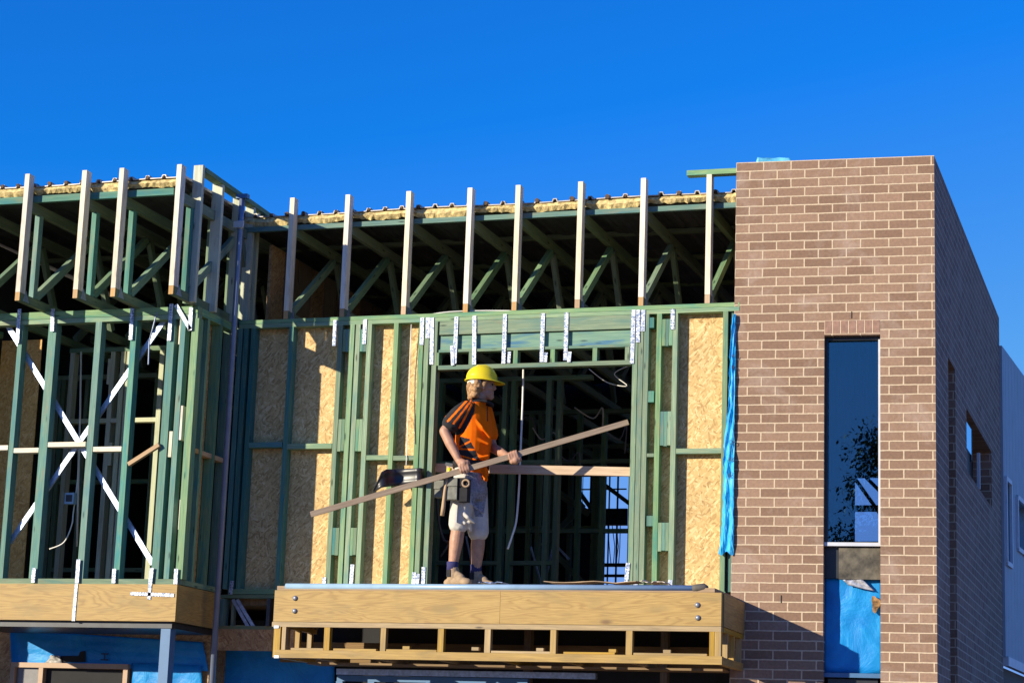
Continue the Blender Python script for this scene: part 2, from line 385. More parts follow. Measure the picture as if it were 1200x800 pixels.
def pxrow(pxa, pxb, pya, pyb, name='noggin', m=GREEN, y0=0.0, y1=.09):
    xa, xb = Xof(pxa, pya), Xof(pxb, pya); za, zb = at((pxa+pxb)/2, pyb, y0)[2], at((pxa+pxb)/2, pya, y0)[2]
    return member(wall, name, min(xa, xb), max(xa, xb), y0, y1, za, zb, m)
for a in ((291.5, 330.5, 518, 524, TEAL), (336.7, 388.5, 519.5, 525.5, GREEN), (429, 454.5, 533, 538.5, GREEN), (460.5, 484.5, 533.5, 539, GREEN),
          (791.5, 845, 525, 531, GREEN), (757.7, 766.3, 531, 535, GREEN), (757.7, 766.3, 458, 471, TEAL), (757.7, 766.3, 372, 384, TEAL), (757.7, 766.3, 604, 616, TEAL)):
    pxrow(a[0], a[1], a[2], a[3], 'noggin', a[4], .004, .085)
for a in ((394.6, 402.4, 386, 412), (415.4, 423, 386, 412), (394.6, 402.4, 491, 528), (415.4, 423, 491, 528), (394, 402, 618, 650), (415, 422.5, 618, 650),
          (772.7, 785.4, 374, 405), (772.7, 785.4, 482, 522), (772.7, 785.4, 612, 645)):
    xa, xb = Xof(a[0], 530), Xof(a[1], 530); za, zb = at(a[0], a[3], 0)[2], min(ZP0-.002, at(a[0], a[2], 0)[2])
    n = 2 if xb-xa < .08 else 3
    for k in range(n):
        w = (xb-xa)/n
        member(wall, 'packer', xa+k*w+.001, xa+(k+1)*w-.001, .003, .087, za+random.uniform(-.004, .004), zb, random.choice([GREEN, GREEN, TEAL]))
# strand board behind the studs
def panel(root, x0, x1, z0, z1, y0, m=OSB, name='board_panel', th=.012):
    return MB().slab((x0, y0, z0), (x1-x0, 0, 0), (0, 0, z1-z0), (0, 1, 0), th).build(name, m, root)
xs = [Xof(284, 530), Xof(334, 530), Xof(408, 530), Xof(457.5, 530), JL-.02]
for a, b in zip(xs[:-1], xs[1:]): panel(wall, a+.001, b-.001, ZF-.02, ZP1-.02, .092)
panel(wall, JR+.02, Xof(788.5, 530)-.001, ZF-.02, ZP1-.02, .092); panel(wall, Xof(788.5, 530)+.001, 1.44, ZF-.02, ZP1-.02, .092)
# lintel over the opening
zl = lambda py: at(625, py, 0)[2]
member(wall, 'lintel_plate', JL, JR, .002, .088, zl(388.5), ZP0-.002)
MB().box(JL, JR, .028, .075, zl(406), zl(389.5)).build('lintel_beam', LINTEL, wall)
member(wall, 'lintel_plate', JL, JR, .001, .088, zl(409.5), zl(406.3))
member(wall, 'lintel_plate', JL, JR, .001, .088, zl(430), zl(425))
for px in (512, 552, 604, 647.5, 697, 735): pxstud(wall, px, .04, zl(425)+.001, zl(409.5)-.001, .002, .085, py=415, name='jack_stud')
# metal straps
def strap(root, pxa, pya, pxb, pyb, Y=-.006, w=.036, m=STRAP, th=.004):
    return MB().beam(at(pxa, pya, Y), at(pxb, pyb, Y), w, th, (1, 0, 0)).build('metal_strap', m, root)
for a in ((535, 371, 532.5, 426), (556, 370, 555.5, 427), (592, 368, 590, 426), (636.5, 367, 634.5, 424), (664, 366, 662.5, 422),
          (495, 372, 494, 404), (501.5, 372, 501, 396), (506.5, 372, 505.5, 427), (742.5, 363, 740.5, 426), (748, 363, 747.5, 401), (754, 363, 753, 388),
          (393, 375, 391.5, 405), (428, 374, 426.5, 403), (788.5, 362, 788, 386)): strap(wall, *a)
for a in ((529.5, 405, 530.5, 428), (597, 412, 596, 425), (640, 413, 639, 424), (668, 412, 666.5, 424)): strap(wall, *a, Y=-.012, w=.03)
for a in ((413, 661, 411, 688), (380, 676, 379.5, 688), (485.5, 670, 484, 688), (489.5, 672, 488.5, 688), (496.5, 664, 495.5, 688), (736, 659, 733.5, 686),
          (745, 682, 744.5, 690), (785.5, 679, 785, 690), (272, 680, 270, 696)): strap(wall, *a)
MB().tube([at(482, 380, .03), at(480, 440, .05), at(478, 500, .04), at(476, 545, -.02)], .004, 6).build('white_cord', WHITE, wall)
MB().tube([at(488, 420, -.006), at(485.5, 470, -.006), at(486.5, 520, -.006)], .003, 6).build('dark_cord', BLACKP, wall)
# narrow end bay beside the tower
pxstud(wall, 856.5, .03, m=TEAL, Y=.03); MB().box(1.43, 1.478, .01, .09, 3.60, 3.66).build('noggin', GREEN, wall); MB().box(1.435, 1.478, .005, .085, 5.29, 5.60).build('packer', GREEN, wall)

# ------------------------------------------------------------------ floor (seen only at its edge)
fl = MB().box(-5.35, 1.46, .1, 9, 3.10, ZF-.01).build('floor', BROWN); tag(fl, kind='structure')

# ------------------------------------------------------------------ projecting bay
YB = -.82; XBR = at(226, 450, YB)[0]; XBL = -5.66
ZBF = 3.195
bay = thing('bay_frame', 'projecting open timber bay with crossed metal braces at the left of the house', 'timber bay', ((XBL+XBR)/2, YB, ZBF))
bm_ = lambda n, x0, x1, y0, y1, z0, z1, m=GREEN: member(bay, n, x0, x1, y0, y1, z0, z1, m)
bm_('top_plate', XBL, XBR, YB, YB+.09, 5.58, 5.645); bm_('top_plate', XBL, XBR, YB+.003, YB+.09, 5.535, 5.577)
bm_('bottom_plate', XBL, XBR, YB, YB+.09, ZBF, 3.24)
for px, w, m in ((12.5, .045, TEAL), (50, .08, TEAL), (104.5, .06, TEAL), (146.5, .055, TEAL), (191, .07, TEAL), (204.5, .05, TEAL), (219, .066, GREEN)):
    pxstud(bay, px, w, 3.241, 5.534, YB, .09, m)
for px, py0, py1 in ((211.5, 374, 403), (211.5, 475, 515), (199.5, 505, 535), (211.5, 585, 620)):
    pxstud(bay, px, .03, at(px, py1, YB)[2], at(px, py0, YB)[2], YB+.006, .08, PALE, (py0+py1)/2, 'packer')
for a in ((-14, 9, 521.5, 527), (15.5, 45, 524.5, 530), (55.5, 100, 517.5, 523), (109, 142, 523, 528.5)):
    xa, xb = Xof(a[0], a[2], YB), Xof(a[1], a[2], YB); pc = (a[0]+a[1])/2
    bm_('noggin', xa, xb, YB+.004, YB+.085, at(pc, a[3], YB)[2], at(pc, a[2], YB)[2], PALE)
# return side of the bay
bm_('side_plate', XBR-.09, XBR, YB+.092, -.002, 5.575, 5.643, GREEN); bm_('side_plate', XBR-.09, XBR, YB+.092, -.002, ZBF, 3.24)
for y in (-.60, -.34, -.1): bm_('side_stud', XBR-.088, XBR-.002, y, y+.045, 3.241, 5.574, GREEN)
for y0, y1 in ((-.72, -.60), (-.553, -.34), (-.293, -.1)): bm_('side_noggin', XBR-.085, XBR-.01, y0, y1, 4.36, 4.40, PINE)
MB().slab((XBR-.092, -.555, 3.24), (0, .215, 0), (0, 0, 2.33), (-1, 0, 0), .007).build('board_panel', OSBGOLD, bay); MB().slab((XBR-.10, -.30, 3.24), (0, .30, 0), (0, 0, 2.33), (-1, 0, 0), .012).build('building_paper', SHADEPAPER, bay)
MB().slab((XBR-.10, YB+.095, 3.24), (0, -.42-YB+.105, 0), (0, 0, 2.33), (-1, 0, 0), .010).build('building_paper', SHADEPAPER, bay)
# left return, its inner face lined with strand board
MB().slab((XBL-.06, YB+.1, 3.2), (0, -YB-.1, 0), (0, 0, 2.40), (-1, 0, 0), .012).build('board_panel', OSBGOLD, bay)
bm_('side_plate', XBL-.06, XBL, YB+.092, 0, 5.6, 5.66)
panel(bay, XBL+.002, at(38, 540, -.012)[0], 3.245, 5.575, -.014, OSBGOLD)
# edge beams and soffit
ZBB = 2.875
MB().box(XBL+.32, XBR+.0, YB-.045, YB, ZBB, ZBF-.004).build('front_beam', VENEER, bay, bevel=.004)
MB().box(XBR-.045, XBR, YB+.001, -.01, ZBB+.002, ZBF-.006).build('side_beam', VENEER, bay, bevel=.004)
MB().box(XBL+.32, XBL+.36, YB+.001, -.01, ZBB+.002, ZBF-.006).build('side_beam', VENEER, bay)
MB().box(XBL+.32, XBR-.05, YB+.002, -.02, ZBB-.055, ZBB-.003).build('soffit_panel', DARKFR, bay)
for x in np.linspace(XBL+.45, XBR-.2, 5): bm_('floor_joist', x, x+.045, YB+.01, -.02, ZBB+.01, ZBF-.02, GREENDK)
# crossed brace straps
def brace(a, b, Y):
    p, q = at(*a, Y), at(*b, Y)
    o = MB().beam(p, q, .026, .004, (1, 0, 0)); d = V(.030, .002, 0)
    o.beam(p+d, q+d, .026, .022, (1, 0, 0)); return o.build('brace_strap', GALV, bay)
brace((4, 376), (178, 661), YB+.096); brace((194, 371), (9, 636), YB+.104)
def bstrap(a, b, w=.036): return MB().beam(at(*a, YB-.02), at(*b, YB-.02), w, .004, (1, 0, 0)).build('metal_strap', STRAP, bay)
for a, b in (((23, 362), (20, 402)), ((62, 362), (61, 388)), ((155, 361), (153, 398)), ((201, 356), (198, 399)), ((206, 357), (223, 386)), ((224, 360), (222.5, 387)),
             ((40, 665), (38.5, 682)), ((92, 655), (90, 683)), ((134, 666), (133, 683)), ((178, 665), (176, 684)), ((206.5, 666), (205.5, 684)),
             ): bstrap(a, b)
for a, b in (((89.5, 684), (86, 727)), ((176, 684), (174.5, 702)), ((153, 695), (204, 697))):
    MB().beam(at(*a, YB-.05), at(*b, YB-.05), .03, .004, (1, 0, 0) if abs(a[0]-b[0]) < 20 else (0, 0, 1)).build('metal_strap', STRAP, bay)
MB().beam(at(151, 544, YB-.02), at(187, 521, YB-.02), .035, .04, (0, 0, 1)).build('splice_offcut', PINE, bay, bevel=.003)
MB().tube([at(184, 366, YB-.03), at(179, 385, YB-.03), at(175, 400, YB-.05), at(174, 427, YB-.05)], .007, 6).build('dangling_tie', POLEM, bay)

# ------------------------------------------------------------------ balcony
YK = -.85; KX0, KX1 = at(320, 730, YK)[0], at(845, 730, YK)[0]
KZ1, KZ0 = 3.147, 2.885; KB0, KB1 = 2.585, 2.65
bal = thing('balcony', 'golden pine balcony frame with an open slatted skirt under the worker', 'balcony', ((KX0+KX1)/2, YK, KB0))
kb = lambda n, x0, x1, y0, y1, z0, z1, m=GOLD, bv=.003: MB().box(x0, x1, y0, y1, z0, z1).build(n, m, bal, bevel=bv)
xj = Xof(586, 710, YK)
kb('front_beam', KX0, xj-.001, YK, YK+.06, KZ0, KZ1, VENEER, .005); kb('front_beam', xj+.001, KX1, YK, YK+.06, KZ0, KZ1, VENEER, .005)
kb('side_beam', KX1-.05, KX1+.01, YK+.061, .0, KZ0, KZ1-.002, VENEER); kb('side_beam', KX0, KX0+.05, YK+.061, .0, KZ0, KZ1-.002, VENEER)
kb('skirt_top_rail', KX0-.01, KX1, YK+.001, YK+.07, KZ0-.043, KZ0-.003)
kb('skirt_bottom_rail', KX0+.03, KX1+.01, YK, YK+.07, KB0, KB1)
for px, w in ((324, .06), (332, .035), (382.5, .05), (448.5, .045), (516, .05), (571, .05), (648, .048), (737, .052), (834, .04), (841, .05)):
    x = Xof(px, 750, YK); kb('skirt_post', x-w/2, x+w/2, YK+.004, YK+.06, (KB1+.001) if px not in (324, 841) else KB0+.003, KZ0-.044)
for px0, px1 in ((340, 378), (452, 511), (575, 644), (660, 720), (742, 828), (390, 440)):
    xa, xb = Xof(px0, 765, YK), Xof(px1, 765, YK); kb('rail_packer', xa, xb, YK+.006, YK+.065, KB1+.001, KB1+.018)
for px in (475, 556, 632, 717, 781): x = Xof(px, 764, YK); kb('offcut_block', x-.03, x+.03, YK+.01, YK+.06, KB1+.019, KB1+.045)
for x0 in (KX1-.04, KX0+.0):
    kb('side_rail', x0, x0+.045, YK+.071, -.01, KB0+.002, KB1-.003); kb('side_rail', x0, x0+.045, YK+.071, -.01, KZ0-.042, KZ0-.004)
    for y in (-.6, -.36, -.1): kb('side_post', x0+.002, x0+.043, y-.022, y+.022, KB1-.002, KZ0-.043)
for x in np.arange(KX0+.35, KX1-.2, .55):
    kb('joist', x-.022, x+.022, YK+.062, -.005, KZ0+.02, KZ1-.02); kb('skirt_joist', x-.02, x+.02, YK+.071, -.005, KB0+.003, KB1-.004)
kb('soffit_board', KX0+.1, KX1-.1, -.32, -.05, KB0-.02, KB0-.002, BROWN)
kb('deck_sheet', KX0+.01, KX1-.06, YK+.02, -.001, KZ1+.003, ZF-.005, PLANK)
for px, py in ((346, 700.5), (345.5, 715.5), (817.5, 708.5), (818, 723.5)):
    c = at(px, py, YK)
    MB().tube([c+V(0, .004, 0), c+V(0, -.006, 0), c+V(0, -.014, 0)], [.022, .022, .010], 12).build('bolt_head', BOLT, bal, smooth=True)
for py in (734, 769):
    c = at(324, py, YK); MB().box(c[0]-.022, c[0]+.022, YK-.004, YK, c[2]-.011, c[2]+.011).build('nail_plate', GALV, bal)
ZS = 3.226
kb('floor_edge_sheet', KX0+.06, KX1-.3, -.46, -.002, ZF-.003, ZS, PALE)
# pipe lying on the front edge of the deck
p0, p1 = at(335, 691, YK+.035), at(812, 692, YK+.035); p0[2] = p1[2] = KZ1+.035
pp = thing('plastic_pipe', 'long blue grey pipe lying along the front edge of the balcony deck', 'pipe', (p0+p1)/2)
MB().tube([p0, p1], .026, 12).build('tube_body', PIPEM, pp, smooth=True)
MB().tube([p1, p1+V(.03, 0, .003), p1+V(.09, .01, .01), p1+V(.12, .01, .005)], [.028, .031, .033, .015], 10).build('end_cap', plain('dirty_grey_cap', (.10, .09, .08), .8), pp, smooth=True)
def scrap(name, label, cat, px0, px1, py, Y, m, zh=.03):
    P = []; n = 9
    x0, x1 = Xof(px0, py, Y), Xof(px1, py, Y)
    for i in range(n+1):
        t = i/n; h = zh*abs(math.sin(t*5+px0))*random.uniform(.4, 1)
        P.append([(x0+(x1-x0)*t, Y+.15*(j-1)/2+random.uniform(-.02, .02), ZF+.006+.03+h*(1 if j else .6)) for j in range(4)])
    for i in range(n+1):
        for j in range(4): pass
    o = MB().grid(P).build(name, m, None, solid=.006); tag(o, label, cat); return o
scrap('cardboard_scrap', 'torn brown cardboard scrap on the deck below the opening', 'cardboard', 640, 748, 688, -.7, CARD, .035)
scrap('paper_scrap', 'pale crumpled paper beside the right jamb on the deck', 'paper', 752, 782, 690, -.72, plain('pale_paper', (.55, .47, .38), .8), .03)
scrap('foil_scrap', 'thin blue and white plastic scrap on the deck right of the boots', 'plastic scrap', 563, 592, 688.5, -.66, plain('blue_white_film', (.18, .28, .55), .4, 0, .9, 14), .018)

# ------------------------------------------------------------------ roof trusses
def truss(name, label, x, y0, back, posttop, zb, group, second):
    t = thing(name, label, 'roof truss', (x, y0, zb), group)
    b = lambda n, p, q, w=.045, d=.07, m=GREENDK, end=None: MB().beam(V(x, 0, 0)+V(0, *p), V(x, 0, 0)+V(0, *q), w, d, (1, 0, 0), 0, end).build(n, [m, PINE], t, bevel=.002)
    b('bottom_chord', (y0, zb+.0375), (back, zb+.0375), .045, .075, GREENDK, 1)
    b('parapet_post', (y0+.045, zb+.077), (y0+.045, posttop), .045, .09, PALE)
    ztc = 6.53
    b('top_chord', (y0+.095, ztc), (back, ztc+.05), .045, .09)
    if second: b('web', (y0+.26, zb+.077), (y0+.26, ztc-.046), .045, .07, TEAL)
    y = y0+(.30 if second else .12); k = 0
    while y < min(back-.7, y0+5.2):
        a, c = (y, zb+.09), (y+.92, ztc-.05)
        b('web', a, c, .045, .07, GREEN if k == 0 else GREENDK); b('web', (y+.99, ztc-.05), (y+1.42, zb+.09), .045, .07)
        y += 1.75; k += 1
    # nail plate at the heel
    MB().face([(x+.024, y0+.06, zb+.01), (x+.024, y0+.16, zb+.01), (x+.024, y0+.10, zb+.11)]).build('nail_plate', GALV, t, solid=.003)
    return t
GM, GBY = 'roof trusses over the main wall', 'roof trusses over the left bay'
pxs = ((335, 'first roof truss right of the inside corner, its post partly shaded'), (400.5, 'second roof truss right of the inside corner, standing over the packed double studs'),
       (472.5, 'roof truss whose pale post stands just left of the lintel'), (545, 'roof truss whose pale post stands right above the yellow helmet'),
       (602, 'roof truss whose pale post stands above the hanging white cable'), (676, 'roof truss whose pale post stands above the right part of the lintel'),
       (750.5, 'roof truss whose pale post stands above the right jamb of the opening'), (828.5, 'roof truss nearest the brick tower, its post carrying the loose batten'))
proto = None
for px, lab in pxs:
    x = at(px, 366, 0)[0]
    if proto is None: proto = truss('roof_truss', lab, x, 0, 8.6, 6.835, ZP1+.001, GM, False)
    else:
        c = copy_tree(proto); c.location.x = x; c['label'] = lab
YT = -1.28
bxs = ((20, 'leftmost bay roof truss, its pale post near the photo left edge'), (87.5, 'second bay roof truss from the left, above the crossed braces'),
       (131.5, 'third bay roof truss from the left, close beside the second one'), (199.5, 'bay roof truss at the right front corner of the bay'), (-46, 'bay roof truss cut off by the left edge of the photo, only its web showing'))
proto = None
for px, lab in bxs:
    x = at(px, 350, YT)[0]
    if proto is None: proto = truss('roof_truss', lab, x, YT, 8.6, 6.81, 5.647, GBY, True)
    else:
        c = copy_tree(proto); c.location.x = x; c['label'] = lab
# parapet frame along the bay's right side
XP = at(233, 210, -.95)[0]
pf = thing('parapet_frame', 'row of pale posts under a top rail along the right side of the bay roof', 'parapet frame', (XP, -.4, 5.65))
for y, zt, w, m in ((-.95, 6.93, .09, PALEGR), (-.55, 6.875, .10, PALEGR), (-.13, 6.875, .09, PALEGR), (.14, 6.875, .085, PALEGR), (.30, 6.86, .04, PALEGR)):
    MB().beam((XP, y, 5.648), (XP, y, zt-.04), w, .045, (1, 0, 0)).build('post', m, pf, bevel=.003)
    if w > .05: MB().beam((XP-w/2-.025, y+.05, 5.648), (XP-w/2-.025, y+.05, zt-.25), .04, .06, (1, 0, 0)).build('post', GREEN, pf)
MB().beam((XP+.01, -.925, 6.857), (XP+.01, .85, 6.80), .09, .042, (1, 0, 0)).build('top_rail', GREEN, pf, bevel=.003)

# ------------------------------------------------------------------ roof
roof = thing('metal_roof', 'ribbed metal roof with yellow insulation blanket showing along its front edge', 'roof', (-1.5, 4, 6.7))
def sheet(x0, x1, y0, y1, z0, name):
    mb = MB(); prof = []; x = x0; 
    while x < x1:
        prof += [(x, 0), (x+.112, 0), (x+.122, .026), (x+.150, .026), (x+.159, 0)]; x += .162
    P = [[(px, y, z0+pz+(y-y0)*.012+(.006*math.sin(px*3.1) if k == 0 else 0)) for px, pz in prof] for k, y in enumerate((y0, y0+2, y1))]
    cl = MB(); x = x0
    while x < x1-.16:
        if random.random() < .22: x += .162; continue
        cx = x+.136+random.uniform(-.004, .004)
        cl.tube([(cx, y0-.012, z0+.014), (cx, y0+.05, z0+.014)], [random.uniform(.009, .024), .022], 7); x += .162
    cl.build('rib_closures', plain('rusty_foam', (.10, .06, .035), .9, 0, .5, 30), roof)
    return mb.grid(P).build(name, ROOFM, roof, solid=.009)
def blanket(xs, y0, y1, z0):
    """sags between the trusses at xs"""
    top, bot = [], []
    X = np.arange(xs[0], xs[-1]+.02, .03)
    for x in X:
        i = max(0, min(len(xs)-2, int(np.searchsorted(xs, x))-1)); t = (x-xs[i])/(xs[i+1]-xs[i])
        sg = .045*(math.sin(math.pi*min(max(t, 0), 1))**.8)
        bot.append((x, z0-.048-sg*(.7+.5*math.sin(i*2.3+1))-.020*random.random()-.004*math.sin(x*9))); top.append((x, z0-.006))
    mb = MB()
    mb.grid([[(x, y0+.012*random.random(), z) for x, z in bot], [(x, y0-.02-.01*random.random(), (z+z2)/2) for (x, z), (_, z2) in zip(bot, top)], [(x, y0, z) for x, z in top]], 0)
    ys = [y0+.012, y0+.5, y0+1.5, y1]
    mb.grid([[(x, y, z+(y-y0)*.012) for x, z in bot] for y in ys], 1)
    return mb.build('insulation_blanket', [WOOL, FOIL], roof)
mx = [at(px, 366, 0)[0] for px, _ in pxs]; bx = [at(px, 350, YT)[0] for px, _ in bxs[:4]]
XS = XP-.07
sheet(XS, 1.47, .11, 8.9, 6.70, 'roof_sheet'); blanket([XS]+mx+[1.47], .13, 8.8, 6.70)
sheet(-6.5, XS-.01, YT+.11, 8.9, 6.725, 'roof_sheet'); blanket([-6.1, -5.4]+bx+[XS-.01], YT+.13, 8.8, 6.725)
MB().box(XS, 1.46, .10, .14, 6.555, 6.60).build('batten', TEAL, roof); MB().box(-6, XS-.05, YT+.10, YT+.14, 6.57, 6.63).build('batten', TEAL, roof)
for y in (1.0, 2.0, 3.1, 4.4, 6): MB().box(-6, 1.46, y, y+.07, 6.596+y*.007, 6.63+y*.007).build('batten', GREENDK, roof)
# loose batten reaching from the last post into the tower
q0, q1 = at(806, 208.5, .05), at(866, 206.5, .05); q1[2] = q0[2] = 6.86
lb = MB().beam(q0, (1.50, .05, 6.857), .045, .09, (0, 0, 1), 0, 1).build('batten', [GREEN, PINE]); tag(lb, 'short green batten lying on the last post and running into the brick tower', 'timber batten')

# ------------------------------------------------------------------ interior partitions
def stud_wall(label, x0, x1, Y, xsx, z1=5.64, nog=(4.4,), seed=0, extra=()):
    t = thing('stud_partition', label, 'stud wall', ((x0+x1)/2, Y, ZF))
    mm = lambda n, *a: MB().box(*a).build(n, GREEN, t)
    mm('top_plate', x0, x1, Y, Y+.09, z1-.045, z1); mm('bottom_plate', x0, x1, Y, Y+.09, ZF, ZF+.045)
    for x in xsx: mm('stud', x-.024, x+.024, Y+.001, Y+.089, ZF+.046, z1-.046)
    xx = sorted(xsx)
    for zn in nog:
        for a, b in zip(xx[:-1], xx[1:]):
            if b-a > .1: mm('noggin', a+.025, b-.025, Y+.004, Y+.086, zn-.02, zn+.022)
    return t
pxw = lambda Y, *p: [at(q, 560, Y)[0] for q in p]
stud_wall('dim stud wall deep inside the opening with a door-width gap', at(505, 560, 4.5)[0], at(745, 560, 4.5)[0], 4.5, pxw(4.5, 508, 532, 585, 620, 631, 677, 706, 741), 5.62, (5.05, 4.3))
stud_wall('rearmost dim stud wall seen through the opening', at(500, 560, 6.8)[0], at(745, 560, 6.8)[0], 6.8, pxw(6.8, 505, 520, 548, 575, 600, 648, 668, 696, 700), 5.62, (4.62, 3.9))
stud_wall('dim stud wall inside the left bay with paired studs', at(20, 560, 1.9)[0], at(250, 560, 1.9)[0], 1.9, pxw(1.9, 60, 66, 94, 131, 139, 176, 214, 238), 5.62, (4.5, 3.6))
t_ = stud_wall('green stud wall with packed double studs just inside the left bay', at(70, 560, .62)[0], at(190, 560, .62)[0], .62, pxw(.62, 74, 122, 134, 141, 180), 5.62, (4.9,), 0)
for ch in t_.children:
    if ch.name.startswith('stud') or ch.name.startswith('nog'): ch.data.materials[0] = PALEGR  # paler colour stands in for sunlight on studs, noggins and packers
for pa, pb in ((518, 545), (640, 668), (420, 450)):
    a_, b_ = at(124.5, pb, .62), at(131.5, pa, .62); MB().box(a_[0], b_[0], .623, .705, a_[2], b_[2]).build('packer', PALEGR, t_)
stud_wall('second dim stud wall further inside the left bay', at(10, 560, 4.2)[0], at(250, 560, 4.2)[0], 4.2, pxw(4.2, 48, 80, 112, 150, 160, 196, 232), 5.62, (5.0, 4.0))
stud_wall('middle dim stud wall seen behind the hanging cable', at(500, 560, 2.6)[0], at(690, 560, 2.6)[0], 2.6, pxw(2.6, 512, 540, 588, 598, 640, 652), 5.62, (4.75, 3.75))
stud_wall('rearmost dim stud wall far back in the left bay room', at(-20, 560, 6.5)[0], at(250, 560, 6.5)[0], 6.5, pxw(6.5, 0, 38, 58, 72, 100, 124, 168, 186, 220), 5.62, (4.9, 4.1))
# rear wall with an opening to the sky
YR = 8.95
rw = thing('rear_wall', 'dark rear wall of the house with a glazed gap of blue sky seen through the opening', 'wall', (-2, YR, 0))
hx0, hx1 = at(676, 600, YR)[0], at(736, 600, YR)[0]; hz0, hz1 = at(700, 692, YR)[2], at(700, 557, YR)[2]
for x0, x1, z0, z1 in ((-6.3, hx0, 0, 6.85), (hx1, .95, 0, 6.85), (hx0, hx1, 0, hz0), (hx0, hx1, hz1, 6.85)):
    MB().box(x0, x1, YR, YR+.1, z0, z1).build('wall_panel', SHADEPAPER, rw)
for pa, pb, pc, pd in ((676, 736, 596, 616), (676, 704, 596, 692), (692, 706, 556, 600), (704, 736, 660, 664), (704, 736, 673, 676)):
    a, b = at(pa, pd, YR), at(pb, pc, YR); MB().box(a[0], b[0], YR-.06, YR-.005, min(a[2], b[2]), max(a[2], b[2])).build('mullion', DARKFR, rw)
MB().beam(at(693, 596, YR-.1), at(676, 572, YR-.1), .05, .05, (0, 1, 0)).build('brace_timber', GREENDK, rw); MB().beam(at(706, 566, YR-.1), at(738, 590, YR-.1), .07, .05, (0, 1, 0)).build('brace_timber', GREENDK, rw)
for pa, pb, pc, pd in ((676, 736, 573, 575), (714, 716, 556, 692), (724, 725.5, 556, 692), (684, 685.5, 556, 600)):
    a, b = at(pa, pd, YR), at(pb, pc, YR); MB().box(a[0], b[0], YR-.09, YR-.065, min(a[2], b[2]), max(a[2], b[2])).build('mullion', DARKFR, rw)
for k in range(4): MB().tube([at(712+5*k, 612, YR-.2), at(714+4*k+3*math.sin(k), 640, YR-.2), at(716+3*k, 660, YR-.2)], .006, 5).build('loose_wire', BLACKP, rw)
sw = thing('side_wall', 'dark boarded left side wall of the house behind the bay', 'wall', (-5.7, 4, 0))
MB().box(-6.3, -6.2, -1.1, 8.94, 0, 6.7).build('wall_panel', SHADEPAPER, sw)
pw = thing('party_wall', 'brown boarded wall rising into the roof space at the inside corner', 'wall', (-3.08, 3, ZF))
MB().box(-3.13, -3.05, .12, 7, ZF, 5.6).build('board_panel', SHADEPAPER, pw)  # dark sheet added to block sun between bay and main room
for k in range(9):
    y = .35+k*.32; MB().box(-3.10, -3.07, y, y+.30, 5.78, 6.49).build('board', BROWN if k % 3 else OSBDK, pw)
# pine rail across the opening
bb = MB().beam((JL-.03, .13, at(510, 548, .13)[2]), (JR+.04, .13, at(737, 553, .13)[2]), .076, .04, (0, 0, 1)).build('guard_rail', PINE, bevel=.003)
tag(bb, 'raw pine rail nailed level across the opening behind the worker', 'timber rail')
# hanging cables
def cable(name, label, pts, r, m, cat='cable'):
    o = MB().tube(pts, r, 8).build(name, m, None, smooth=True); tag(o, label, cat); return o
def smooth_pts(pts, n=6):
    pts = [V(p) for p in pts]; out = []
    for i in range(len(pts)-1):
        a, b, c, d = pts[max(i-1, 0)], pts[i], pts[i+1], pts[min(i+2, len(pts)-1)]
        for k in range(n):
            t = k/n; out.append(.5*((2*b)+(c-a)*t+(2*a-5*b+4*c-d)*t*t+(-a+3*b-3*c+d)*t**3))
    return out+[pts[-1]]
cable('electric_cable', 'white cable hanging straight down in the opening beside the worker', smooth_pts([at(613.5, 426, .3), at(612.5, 470, .3), at(609.5, 540, .28), at(608, 575, .26), at(605, 610, .2), at(600, 628, .16), at(595, 643, .15)]), .009, WHITE)
cable('electric_cable', 'thin grey cable looped in front of the bay studs', smooth_pts([at(92, 525, YB+.3), at(91, 560, YB+.3), at(86, 600, YB+.3), at(84, 615, YB+.28), at(75, 635, YB+.3), at(58, 643, YB+.3)]), .006, WHITE)
cable('electric_cable', 'pale looping wires hanging under the lintel at the right', smooth_pts([at(690, 432, .5), at(712, 448, .5), at(735, 452, .5), at(720, 438, .5), at(738, 428, .5)]), .0045, WHITE)
cable('electric_cable', 'white wire lying along the wall top above the lintel', smooth_pts([at(486, 372, .05), at(520, 366, .06), at(560, 364, .06), at(600, 364, .06)]), .005, WHITE)
cb = thing('cable_box', 'small blue grey junction box hung among the bay studs', 'junction box', at(83, 584, YB+.25))
c_ = at(83, 584, YB+.25); MB().box(c_[0]-.045, c_[0]+.045, c_[1]-.03, c_[1]+.03, c_[2]-.05, c_[2]+.05).build('housing', PIPEM, cb, bevel=.008)
MB().box(c_[0]-.03, c_[0]+.03, c_[1]-.036, c_[1]-.031, c_[2]-.03, c_[2]+.03).build('cover', DARKFR, cb)
cable('electric_cable', 'white conduit running straight up among the dark left bay studs', [at(95, 412, .4), at(94, 480, .4), at(92, 560, .4), at(90, 640, .4)], .009, WHITE)
cable('electric_cable', 'bundle of dark cables bending down behind the worker', smooth_pts([at(512, 575, .6), at(514, 610, .6), at(520, 632, .6), at(526, 636, .6), at(516, 652, .6)]), .012, plain('grey_cable', (.08, .08, .09), .6))

